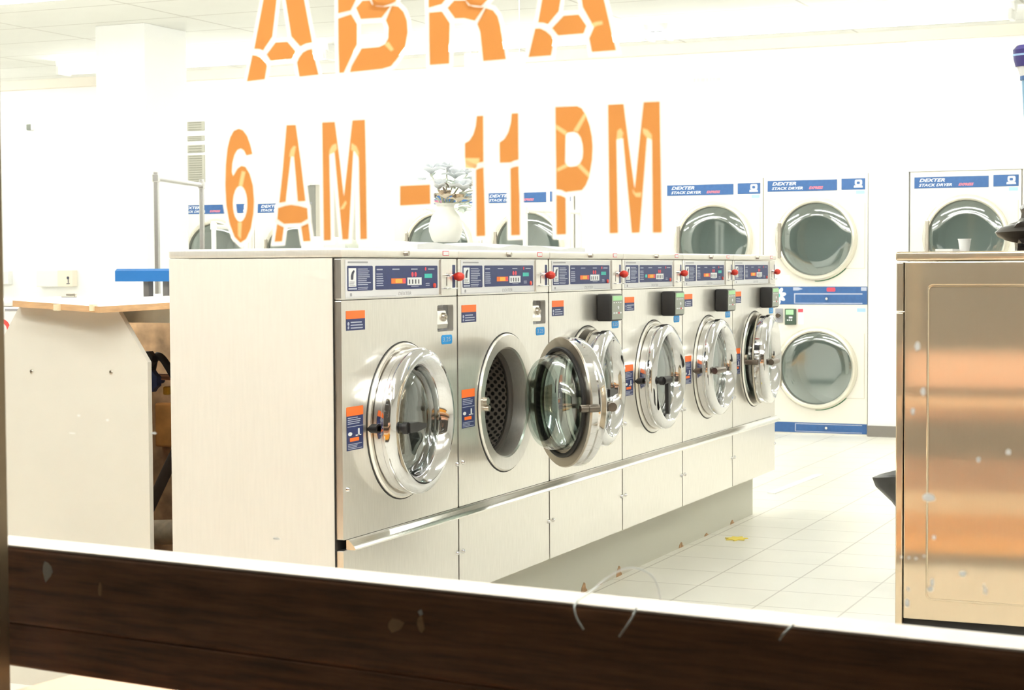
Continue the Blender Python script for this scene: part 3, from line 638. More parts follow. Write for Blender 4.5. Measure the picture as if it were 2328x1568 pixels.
# ------------------------------------------------------------------ things on the back wall
nt_ = empty('wall_notice', (-3.785, BACK, 2.28), 0, 'faint printed notice with a pale red heading on the back wall above the dryers', 'notice')
one('notice_sheet', INKW, nt_, lambda bm: box(bm, -0.33, -0.004, -0.30, 0.33, 0, 0.28), False)
FAINT = mat('faint_print', (212, 212, 210), 0.7)
bm = B(); textlines(bm, -0.14, 0.19, 0.14, 0.225, 1, -0.0046, 0.8, 31, True); finish('notice_heading', bm, mat('faint_red', (244, 196, 190), 0.7), nt_, False)
bm = B()
for i, (za, zb, n) in enumerate(((0.06, 0.18, 4), (-0.04, 0.04, 3), (-0.12, -0.05, 2), (-0.22, -0.13, 3))): textlines(bm, -0.29, za, 0.28, zb, n, -0.0046, 0.5, 41+i, True)
textlines(bm, 0.05, -0.25, 0.29, -0.225, 1, -0.0046, 0.6, 55, True)
finish('notice_lines', bm, FAINT, nt_, False)
VENT = mat('vent_beige', (170, 168, 156), 0.6); VENTD = mat('vent_slot', (134, 132, 120), 0.8)
for (za, zb, lab) in ((2.278, 2.352, 'topmost'), (2.197, 2.238, 'second'), (2.105, 2.165, 'third'), (1.862, 2.085, 'lowest and tallest')):
    v = empty('wall_vent', (-8.10, BACK, za), 0, lab+' of the four beige louvred vents beside the white column', 'vent', 'louvred vents on the back wall')
    one('frame', VENT, v, lambda bm: box(bm, -0.085, -0.012, 0, 0.085, 0, zb-za, 0.003), False)
    n = max(3, int((zb-za)/0.018))
    one('louvres', VENTD, v, lambda bm: [box(bm, -0.06, -0.015, (i+0.3)*(zb-za)/n, 0.06, -0.011, (i+0.62)*(zb-za)/n) for i in range(n)], False)
s_ = empty('wall_sensor', (-9.736, BACK, 2.36), 0, 'small dark square sensor high on the white wall at the left', 'sensor')
one('sensor_body', mat('sensor_grey', (120, 124, 116), 0.5), s_, lambda bm: box(bm, -0.025, -0.03, -0.02, 0.025, 0, 0.028, 0.004), False)
one('sensor_side', WHITEP, s_, lambda bm: box(bm, 0.024, -0.031, -0.022, 0.034, 0, 0.03, 0.002), False)
wb = empty('wall_box', (-9.656, BACK, 1.03), 0, 'grey wall box with a small cream dial unit at its right end', 'wall box')
one('grey_case', mat('case_grey', (226, 226, 224), 0.6), wb, lambda bm: box(bm, 0, -0.06, 0, 0.228, 0, 0.133, 0.004), False)
dl = one('dial_unit', mat('dial_cream', (226, 218, 202), 0.5), wb, lambda bm: box(bm, 0.228, -0.075, 0, 0.376, 0, 0.135, 0.004), False)
one('dial_hand', INKD, dl, lambda bm: (prism(bm, circ(0.335, 0.072, 0.012, 14), [], -0.078, -0.075), box(bm, 0.335, -0.078, 0.03, 0.341, -0.075, 0.072), box(bm, 0.32, -0.078, 0.02, 0.352, -0.075, 0.027)), False)
w2 = tag(one('wall_box', MATS['case_grey'], None, lambda bm: box(bm, -0.17, -0.06, 0, 0.10, 0, 0.11, 0.004), False), 'plain pale grey wall box at the far left edge', 'wall box'); w2.location = (-10.05, BACK, 1.05)
# beige vending cabinet in front of the left dryers
vc = empty('soap_vending_machine', (-6.235, 11.0, 0), math.radians(8), 'tall beige soap vending machine with a grey end, behind the letters A and M', 'vending machine')
one('cabinet', mat('vend_beige', (200, 196, 184), 0.5), vc, lambda bm: box(bm, -0.06, 0, 0, 0.13, 0.30, 1.76, 0.006), False)
one('side_panel', mat('vend_grey', (146, 146, 140), 0.5), vc, lambda bm: box(bm, -0.13, 0.004, 0, -0.06, 0.30, 1.752, 0.003), False)
one('dispenser_slot', INKG, vc, lambda bm: [box(bm, -0.125, 0.0, z, -0.085, 0.004, z+0.015) for z in (1.62, 1.58, 1.46, 1.33)], False)
one('top_cover', WHITEP, vc, lambda bm: box(bm, -0.10, -0.01, 1.752, 0.14, 0.31, 1.775, 0.004), False)
# hanging sign
hs = empty('hanging_sign', (-3.70, 8.27, 1.985), math.radians(14), 'pale blank sign hanging from the ceiling below the letters R and A', 'sign')
one('sign_board', mat('sign_pale', (248, 243, 232), 0.7), hs, lambda bm: box(bm, -0.15, -0.006, 0, 0.16, 0.006, 0.26, 0.002), False)
one('sign_cord', WHITEP, hs, lambda bm: (tube(bm, [(-0.12, 0, 0.255), (-0.12, 0, CEIL-1.985)], 0.002, 6), tube(bm, [(0.13, 0, 0.255), (0.13, 0, CEIL-1.985)], 0.002, 6)), False)

# ------------------------------------------------------------------ laundry carts with hanging racks
TUBEG = mat('cart_chrome', (206, 204, 202), 0.25, 0.8); TUBEW = mat('cart_white', (240, 240, 238), 0.4)
CASTER = mat('caster_grey', (70, 70, 72), 0.6)
def cart(p1, p2, h, barz, label, m):
    v = Vector((p2[0]-p1[0], p2[1]-p1[1], 0)); L = v.length; a = math.atan2(v.y, v.x)
    t = empty('laundry_cart', (p1[0], p1[1], 0), a, label, 'laundry cart', 'laundry carts with hanging racks')
    w = 0.24
    for x in (0, L): one('post', m, t, lambda bm: (box(bm, x-0.012, -0.012, 0.30, x+0.012, 0.012, h, 0.003), box(bm, x-0.016, -0.016, barz-0.02, x+0.016, 0.016, barz+0.02, 0.003)), False)
    bm = B(); tube(bm, [(0, 0, barz), (L, 0, barz)], 0.013, 10); finish('hanging_bar', bm, m, t)
    def fr_(bm):
        for z in (0.30, 0.72): tube(bm, [(-0.02, -w, z), (L+0.02, -w, z), (L+0.02, w, z), (-0.02, w, z)], 0.010, 8, True)
        for x in (-0.02, L+0.02):
            for y in (-w, w): tube(bm, [(x, y, 0.10), (x, y, 0.72)], 0.009, 8)
    one('basket_frame', m, t, fr_)
    def wires(bm):
        n = 12
        for i in range(n+1):
            x = -0.02+(L+0.04)*i/n
            tube(bm, [(x, -w, 0.72), (x, -w, 0.30), (x, w, 0.30), (x, w, 0.72)], 0.003, 5)
        for z in (0.40, 0.50, 0.61): tube(bm, [(-0.02, -w, z), (L+0.02, -w, z), (L+0.02, w, z), (-0.02, w, z)], 0.003, 5, True)
    one('wire_basket', m, t, wires)
    for x in (-0.02, L+0.02):
        for y in (-w, w): one('caster', CASTER, t, lambda bm: lathe(bm, [(0, -0.014), (0.045, -0.014), (0.05, -0.008), (0.05, 0.008), (0.045, 0.014), (0, 0.014)], x, 0.05, 18, lambda p, q, c: (p, y+c, q)))
cart((-5.361, 7.732), (-5.594, 8.503), 1.668, 1.635, 'laundry cart with a tall grey hanging rack in front of the white column', TUBEG)
cart((-4.331, 10.14), (-4.20, 10.72), 1.54, 1.52, 'white laundry cart rack in front of the dryer seen between the digits 11 and P', TUBEW)
cart((-5.86, 9.03), (-5.99, 9.60), 1.45, 1.42, 'white laundry cart rack standing behind the digit 6', TUBEW)

# ------------------------------------------------------------------ pipe bulkhead and its worktop behind the row
bh = empty('pipe_bulkhead', (-3.0, 4.03, 0), 0, 'cream chamfered bulkhead with a white worktop and exposed pipes, left of the first washer', 'bulkhead')
def loc(x, y, z): return (x+3.0, y-4.03, z)
ep = one('end_panel', LAM, bh, lambda bm: prism(bm, [(0.164, 0), (0.163, 0.917), (0.066, 1.060), (-0.262, 1.068), (-0.328, 0.969), (-0.42, 0.83), (-0.42, 0)], [], 0.01, 0.028), False)
for x, z in ((-0.225, 0.885), (0.043, 0.888)): one('panel_screw', DULL, ep, lambda bm: lathe(bm, [(0, 0.006), (0.004, 0.007), (0.006, 0.01)], x, z, 12))
def top(bm):
    P4 = [(-0.262, -0.02, 1.083), (0.050, -0.045, 1.068), (0.236, 0.02, 1.078), (0.236, 4.0, 1.080), (-0.262, 4.0, 1.086)]
    a = [bm.verts.new(p) for p in P4]; b = [bm.verts.new((p[0], p[1], p[2]-0.017)) for p in P4]
    f = bm.faces.new(a); f.material_index = 1; bm.faces.new(list(reversed(b)))
    for i in range(5): bm.faces.new((a[i], b[i], b[(i+1) % 5], a[(i+1) % 5]))
wt = one('worktop', [WOODT, mat('white_laminate', (248, 248, 246), 0.3)], bh, top, False)
for x in (-0.10, 0.02): one('edge_tape', mat('tape', (236, 222, 190), 0.5), wt, lambda bm: box(bm, x, -0.052+abs(x)*0.02, 1.056, x+0.012, -0.03, 1.0735), False)
one('rear_beam', mat('grey_beam', (206, 208, 198), 0.6, noise=0.08, nscale=30), bh, lambda bm: box(bm, 0.04, 0.06, 1.022, 0.232, 0.09, 1.059), False)
one('chase_board', DIRTY, bh, lambda bm: (box(bm, -0.75, 0.80, 0.0, 0.232, 0.82, 1.05), box(bm, -0.40, 0.05, 0.0, -0.38, 0.80, 0.90), box(bm, -0.40, 0.03, 0.0, 0.232, 0.80, 0.012)), False)
def tb(name, m, pts, r, sm=True):
    bm = B(); tube(bm, smooth_path([loc(*p) for p in pts]), r, 12); return finish(name, bm, m, bh)
tb('black_hose', RUBBER, [(-3.09, 4.42, 0.86), (-3.07, 4.41, 0.915), (-3.04, 4.40, 0.912), (-3.012, 4.40, 0.875), (-2.98, 4.42, 0.80), (-2.95, 4.45, 0.70)], 0.011)
tb('black_hose', mat('worn_hose', (66, 54, 46), 0.7), [(-2.93, 4.36, 0.70), (-2.978, 4.35, 0.61), (-3.05, 4.35, 0.48), (-3.12, 4.36, 0.36)], 0.016)
tb('copper_pipe', mat('copper', (200, 150, 116), 0.35, 0.8), [(-3.09, 4.41, 0.852), (-2.90, 4.41, 0.852)], 0.010)
tb('white_pipe', mat('dirty_white_pipe', (190, 178, 156), 0.6, noise=0.25, nscale=30), [(-3.35, 4.52, 0.355), (-3.157, 4.5, 0.374), (-2.85, 4.47, 0.40)], 0.038)
VB = mat('valve_blue', (44, 62, 112), 0.45)
def valve(name, m, x, y, z, r):
    bm = B()
    n = 8
    pts = [(r*(1+0.14*(i % 2))*math.cos(2*PI*i/(2*n)), r*(1+0.14*(i % 2))*math.sin(2*PI*i/(2*n))) for i in range(2*n)]
    c = loc(x, y, z)
    prism(bm, [(c[0]+p, c[2]+q) for p, q in pts], [], c[1]-0.022, c[1]+0.0)
    lathe(bm, [(0, c[1]-0.028), (r*0.5, c[1]-0.026), (r*0.55, c[1]), (r*0.35, c[1]+0.05), (0, c[1]+0.05)], c[0], c[2], 18)
    return finish(name, bm, m, bh)
tag(valve('valve_handle', VB, -3.060, 4.38, 0.842, 0.030), 'blue valve handle')
valve('valve_handle', BLACK, -3.080, 4.40, 0.905, 0.022)
one('yellow_fitting', mat('brass_yellow', (226, 168, 50), 0.4), bh, lambda bm: (box(bm, *loc(-3.035, 4.395, 0.80), *loc(-3.015, 4.415, 0.825), 0.004), box(bm, *loc(-3.175, 4.70, 0.63), *loc(-3.13, 4.80, 0.66), 0.004)), False)
one('orange_pad', mat('orange_foam', (184, 128, 68), 0.8, noise=0.2, nscale=20), bh, lambda bm: box(bm, *loc(-3.34, 4.79, 0.60), *loc(-3.17, 4.83, 0.74), 0.006), False)

# white washers of the left row, seen only by their tops and one end
REDR = mat('red_ring', (232, 84, 80), 0.5)
for i in range(3):
    t = empty('washing_machine', (-4.42, 4.90+i*0.76, 0), 0, ('white washer with a red ring sticker on its side at the far left edge', 'white washer behind the one with the red ring sticker, blue ledge nearby', 'third white washer of the left row, farthest from the window')[i], 'washing machine', 'white washers in the left row')
    one('cabinet', ENAMELW, t, lambda bm: box(bm, 0.02, 0.003, 0.05, 0.98, 0.755, 1.045, 0.01), False)
    one('lid', ENAMELW, t, lambda bm: box(bm, 0, 0.0, 1.045, 1.0, 0.758, 1.064, 0.006), False)
    one('base', SLATE, t, lambda bm: box(bm, 0.04, 0.03, 0, 0.96, 0.74, 0.05), False)
    bm = B(); lathe(bm, [(0.15, 0.02), (0.21, 0.02), (0.20, -0.03), (0.16, -0.02), (0.15, 0.02)], 0.38, 0.58, 40, lambda p, q, c: (c, p, q)); finish('round_door', bm, CHROME, t)
    bm = B(); lathe(bm, [(0, -0.005), (0.155, 0.002)], 0.38, 0.58, 40, lambda p, q, c: (c, p, q)); finish('door_glass', bm, DRYG, t)
    if i == 0:
        s = one('ring_sticker', REDR, t, lambda bm: prism(bm, circ(0.385, 0.965, 0.036, 32), [circ(0.385, 0.965, 0.022, 32)], 0.001, 0.003), False)
        one('side_trim', INKG, t, lambda bm: box(bm, 0.40, 0.0005, 1.030, 0.47, 0.0035, 1.036), False)
# blue ledge on two dark posts, standing on the left row
bl = empty('blue_shelf', (-3.80, 5.45, 1.064), 0, 'glossy blue shelf slab on two short dark posts, left of the first washer', 'shelf')
def slab(bm):
    pr_ = [(0.0, 0.0), (0.0, 0.038), (0.012, 0.046), (0.15, 0.046), (0.15, 0.0)]
    prism(bm, pr_, [], -0.165, 0.33, lambda p, q, c: (c, p, q+0.060))
one('slab', mat('blue_gloss', (52, 112, 176), 0.15), bl, slab, False)
for x in (-0.063, 0.022, 0.24): one('post', mat('post_grey', (112, 106, 100), 0.5), bl, lambda bm: box(bm, x, 0.03, 0, x+0.024, 0.06, 0.062, 0.002), False)
ck = empty('metal_clip', (-4.21, 5.5, 1.064), 0.2, 'small dark metal clip lying on the white washer tops at the left', 'clip')
one('clip_arms', DULL, ck, lambda bm: (box(bm, -0.028, -0.01, 0, 0.028, 0.01, 0.006, 0.002), box(bm, -0.01, -0.008, 0.006, 0.028, 0.008, 0.016, 0.002)), False)

# ------------------------------------------------------------------ things on top of the washer row
TOPZ = 1.220
VASEM = mat('vase_white', (228, 226, 218), 0.35)
va = empty('flower_vase', (-2.45, 5.098, 1.248), 0, 'white round vase of pale silk flowers standing on the washer row', 'vase')
bm = B(); lathe(bm, [(0, 0.0), (0.036, 0.0), (0.044, 0.008), (0.053, 0.035), (0.053, 0.055), (0.044, 0.082), (0.030, 0.100), (0.026, 0.112), (0.033, 0.122), (0.029, 0.122), (0.022, 0.110), (0, 0.100)], 0, 0, 40, XY); finish('vase_body', bm, VASEM, va)
STEMM = mat('stem_green', (206, 208, 190), 0.7); LEAFM = vinyl('silver_leaf', (214, 222, 214), 0.35, (220, 228, 220)); PETM = vinyl('white_petal', (246, 248, 250), 0.4); CREAMP = mat('cream_petal', (234, 220, 200), 0.6)
rnd = random.Random(5)
heads = []
_vr = Vector((0.9117, 0.398+0.0, 0)).normalized()
for dx, dz, dd, rr in ((-0.045, 0.215, 0.0, 0.042), (0.005, 0.228, 0.02, 0.030), (-0.02, 0.165, -0.03, 0.036), (0.058, 0.160, -0.02, 0.042), (0.03, 0.20, 0.02, 0.036), (0.085, 0.185, 0.03, 0.026), (-0.075, 0.185, 0.02, 0.022), (0.0, 0.135, -0.04, 0.030), (0.042, 0.125, -0.03, 0.028), (0.07, 0.215, 0.01, 0.020), (-0.06, 0.13, 0.03, 0.022), (0.075, 0.128, 0.02, 0.022)):
    heads.append((Vector((_vr.x*dx-0.4*dd, _vr.y*dx+0.9*dd, dz)), rr))
bm = B()
for h, r in heads: tube(bm, [(0, 0, 0.09), (h.x*0.35, h.y*0.35, 0.12+0.3*(h.z-0.12)), tuple(h)], 0.0022, 6)
finish('stems', bm, STEMM, va)
def petal(bm, c, d, L, w):
    d = d.normalized(); s = d.cross(Vector((0, 0, 1)))
    if s.length < 0.05: s = Vector((1, 0, 0))
    s.normalize(); n = s.cross(d)
    pr_ = [(0, 0.15, 0), (0.35, 0.9, 0.10), (0.7, 1.0, 0.12), (1.0, 0.35, 0.0)]
    rows = []
    for t_, ww, cu in pr_:
        p = c+d*L*t_+n*L*cu
        rows.append([bm.verts.new(p-s*w*ww*0.5+n*w*0.12), bm.verts.new(p), bm.verts.new(p+s*w*ww*0.5+n*w*0.12)])
    for a, b in zip(rows, rows[1:]):
        for i in range(2): bm.faces.new((a[i], a[i+1], b[i+1], b[i]))
for k, (h, r) in enumerate(heads):
    bm = B()
    for ring, (n, el) in enumerate(((6, 0.25), (5, 0.8), (3, 1.2))):
        for i in range(n):
            a = 2*PI*i/n+ring*0.5+k
            petal(bm, h, Vector((math.cos(a)*math.cos(el), math.sin(a)*math.cos(el), math.sin(el))), 1.3*r*(1-0.15*ring), r*1.25)
    finish('blossom', bm, CREAMP if k in (7, 8) else PETM, va)
bm = B()
for i in range(46):
    h, r = rnd.choice(heads)
    a = rnd.uniform(0, 2*PI); el = rnd.uniform(-0.7, 0.6)
    petal(bm, h*rnd.uniform(0.8, 1.0)+Vector((0, 0, -0.01)), Vector((math.cos(a)*math.cos(el), math.sin(a)*math.cos(el), math.sin(el))), rnd.uniform(0.025, 0.05), rnd.uniform(0.014, 0.026))
finish('leaves', bm, LEAFM, va)
bm = B()
for dx, dz in ((0.0, 0.150), (-0.03, 0.137), (0.012, 0.168), (0.09, 0.172)):
    c = Vector((_vr.x*dx+0.06*0.4, _vr.y*dx-0.06*0.9, dz))
    for i in range(3): petal(bm, c, Vector((rnd.uniform(-1, 1), rnd.uniform(-1, 1), rnd.uniform(-.3, .8))), 0.022, 0.012)
finish('twig', bm, mat('twig_brown', (120, 110, 98), 0.8), va)
# white cloth lying along the lids
bm = B(); nx, ny = 40, 7; rnd = random.Random(11); G = []; ph = [rnd.uniform(0, 6) for _ in range(8)]
for i in range(nx+1):
    row = []
    for j in range(ny+1):
        y = 4.68+1.30*i/nx; x = -2.60+0.27*j/ny
        z = TOPZ+0.020+0.004*math.sin(9*y+ph[0])+0.003*math.sin(23*y+5*x+ph[1])+0.004*math.sin(14*x+ph[2])
        row.append((x+0.012*math.sin(7*y+ph[3]), y, z))
    G.append(row)
V1 = [[bm.verts.new(p) for p in r_] for r_ in G]; V0 = [[bm.verts.new((p[0], p[1], TOPZ+0.0005)) for p in r_] for r_ in G]
for i in range(nx):
    for j in range(ny):
        bm.faces.new((V1[i][j], V1[i+1][j], V1[i+1][j+1], V1[i][j+1])); bm.faces.new((V0[i][j], V0[i][j+1], V0[i+1][j+1], V0[i+1][j]))
for i in range(nx):
    for j in (0, ny): bm.faces.new((V1[i][j], V1[i+1][j], V0[i+1][j], V0[i][j]))
for j in range(ny):
    for i in (0, nx): bm.faces.new((V1[i][j], V1[i][j+1], V0[i][j+1], V0[i][j]))
tag(finish('folded_cloth', bm, vinyl('cloth_white', (246, 246, 246), 0.3)), 'flat white folded cloth lying along the tops of the first washers, under the vase', 'cloth')
for (a, b, h, lab, col) in ((4.20, 4.32, 0.032, 'small white carton on the first washer, between the letters A and M', (244, 244, 244)), (4.335, 4.395, 0.026, 'small greenish carton beside the white one on the first washer', (220, 224, 210))):
    c = empty('small_carton', (-2.45, a, TOPZ), 0, lab, 'carton')
    one('box_body', mat('carton_%d' % col[2], col, 0.6), c, lambda bm: box(bm, 0, 0, 0, 0.07, b-a, h, 0.002), False)
    one('box_flap', mat('carton_%d' % col[2], col, 0.6), c, lambda bm: box(bm, -0.001, 0.002, h, 0.071, (b-a)*0.5, h+0.0015), False)

# ------------------------------------------------------------------ right side: bags, cup, bin
BAGM = mat('black_bag', (44, 38, 36), 0.28, noise=0.3, nscale=12)
def bag(name, centre, size, seed, spikes, material):
    bm = B(); bmesh.ops.create_icosphere(bm, subdivisions=4, radius=1)
    rnd = random.Random(seed); ax = [(Vector((rnd.gauss(0, 1), rnd.gauss(0, 1), rnd.gauss(0, 1))).normalized(), rnd.uniform(4, 11), rnd.uniform(0, 6)) for _ in range(10)]
    for v in bm.verts:
        d = v.co.normalized(); k = 1.0
        for a, f, p_ in ax: k += 0.075*abs(math.sin(f*d.dot(a)+p_))-0.045
        for s, L, w in spikes:
            c = d.dot(Vector(s).normalized()); k += L*max(0, (c-w)/(1-w))**2.2 if c > w else 0
        if d.z < 0.1: k *= min(1.9, max(1.0, 0.96/max(0.2, math.hypot(d.x, d.y))))    # settles flat on what it lies on
        v.co = Vector((d.x*size[0]*k, d.y*size[1]*k, max(-size[2], d.z*size[2]*k)))
        v.co += Vector(centre)
    return finish(name, bm, material)
tag(bag('plastic_bag', (-0.565, 5.22, 1.206+0.066), (0.145, 0.16, 0.066), 4, [((-1, -0.3, -0.25), 0.42, 0.86), ((0.1, 0, 1), 0.9, 0.55), ((-0.6, -0.2, 0.6), 0.25, 0.85)], BAGM), 'crumpled black plastic bag lying on the tan washer at the right edge', 'bag')
cu_ = empty('paper_cup', (-0.862, 5.2, 1.2052), 0, 'small white cup on the tan washer at the right', 'cup')
bm = B(); lathe(bm, [(0, 0.0), (0.013, 0.0), (0.018, 0.036), (0.0165, 0.036), (0.0125, 0.003), (0, 0.003)], 0, 0, 24, XY); finish('cup_body', bm, WHITEP, cu_)
bm = B(); lathe(bm, [(0.0172, 0.035), (0.0188, 0.0355), (0.0188, 0.0375), (0.0172, 0.037), (0.0172, 0.035)], 0, 0, 24, XY); finish('cup_rim', bm, WHITEP, cu_)
nk = tag(one('paper_napkin', WHITEP, None, lambda bm: prism(bm, [(-0.935, 5.15), (-0.885, 5.14), (-0.875, 5.23), (-0.93, 5.24)], [], 1.2052, 1.214, XY), False), 'flat white napkin beside the cup on the tan washer', 'napkin')
bn = empty('trash_bin', (-1.06, 6.46, 0), 0, 'bin with a pointed black bag corner sticking out behind the tan washer', 'bin')
bm = B(); lathe(bm, [(0, 0.0), (0.15, 0.0), (0.19, 0.40), (0.185, 0.40), (0.145, 0.01), (0, 0.01)], 0, 0, 32, XY); finish('bin_body', bm, BLACK, bn)
bm = B(); rings = []
for k_, (zz, rr) in enumerate(((0.17, 0.178), (0.25, 0.19), (0.33, 0.20), (0.40, 0.205), (0.432, 0.205), (0.44, 0.198), (0.39, 0.18), (0.30, 0.17))):
    ring = []
    for i in range(48):
        a = 2*PI*i/48; sp = max(0.0, math.cos(a-math.radians(205)))**14
        e = (0.0, 0.01, 0.06, 0.115, 0.13, 0.12, 0.02, 0.0)[k_]
        r_ = rr+e*sp+0.004*math.sin(9*a+k_*0.7); ring.append(bm.verts.new((r_*math.cos(a), r_*math.sin(a), zz-0.015*sp*(k_ > 2)+0.004*math.sin(7*a))))
    rings.append(ring)
for a, b in zip(rings, rings[1:]):
    for i in range(48): bm.faces.new((a[i], a[(i+1) % 48], b[(i+1) % 48], b[i]))
finish('bin_bag', bm, mat('grey_black_bag', (62, 60, 58), 0.35, noise=0.3, nscale=18), bn)
# hanging blue and white bag, cut by the right edge
hb = empty('hanging_bag', (-0.70, 5.60, 1.55), math.radians(23), 'blue and white plastic bag hanging from the ceiling at the right edge', 'bag')
VIO = mat('violet_blue', (72, 66, 130), 0.25); 
def sect(bm, ps):
    pr_ = []
    for z, w, d in ps: pr_.append([bm.verts.new((w*math.cos(2*PI*i/20), d*math.sin(2*PI*i/20), z)) for i in range(20)])
    for a, b in zip(pr_, pr_[1:]):
        for i in range(20): bm.faces.new((a[i], a[(i+1) % 20], b[(i+1) % 20], b[i]))
    bm.faces.new(pr_[0]); bm.faces.new(pr_[-1])
one('bag_top', VIO, hb, lambda bm: sect(bm, [(0.212, 0.082, 0.05), (0.235, 0.088, 0.055), (0.262, 0.090, 0.06), (0.275, 0.078, 0.05)]))
one('bag_band', LIGHTB, hb, lambda bm: sect(bm, [(0.243, 0.0905, 0.058), (0.249, 0.0905, 0.058)]))
one('bag_neck', WHITEP, hb, lambda bm: sect(bm, [(0.182, 0.066, 0.045), (0.213, 0.078, 0.048)]))
one('blue_stripe', BLUE, hb, lambda bm: sect(bm, [(0.172, 0.068, 0.047), (0.184, 0.068, 0.047)]))
one('bag_body', mat('aqua_film', (120, 170, 206), 0.3), hb, lambda bm: sect(bm, [(0.0, 0.045, 0.03), (0.05, 0.055, 0.04), (0.12, 0.060, 0.042), (0.173, 0.063, 0.044)]))
one('hanging_cord', WHITEP, hb, lambda bm: tube(bm, [(0, 0, 0.27), (0, 0, CEIL-1.55)], 0.002, 6))
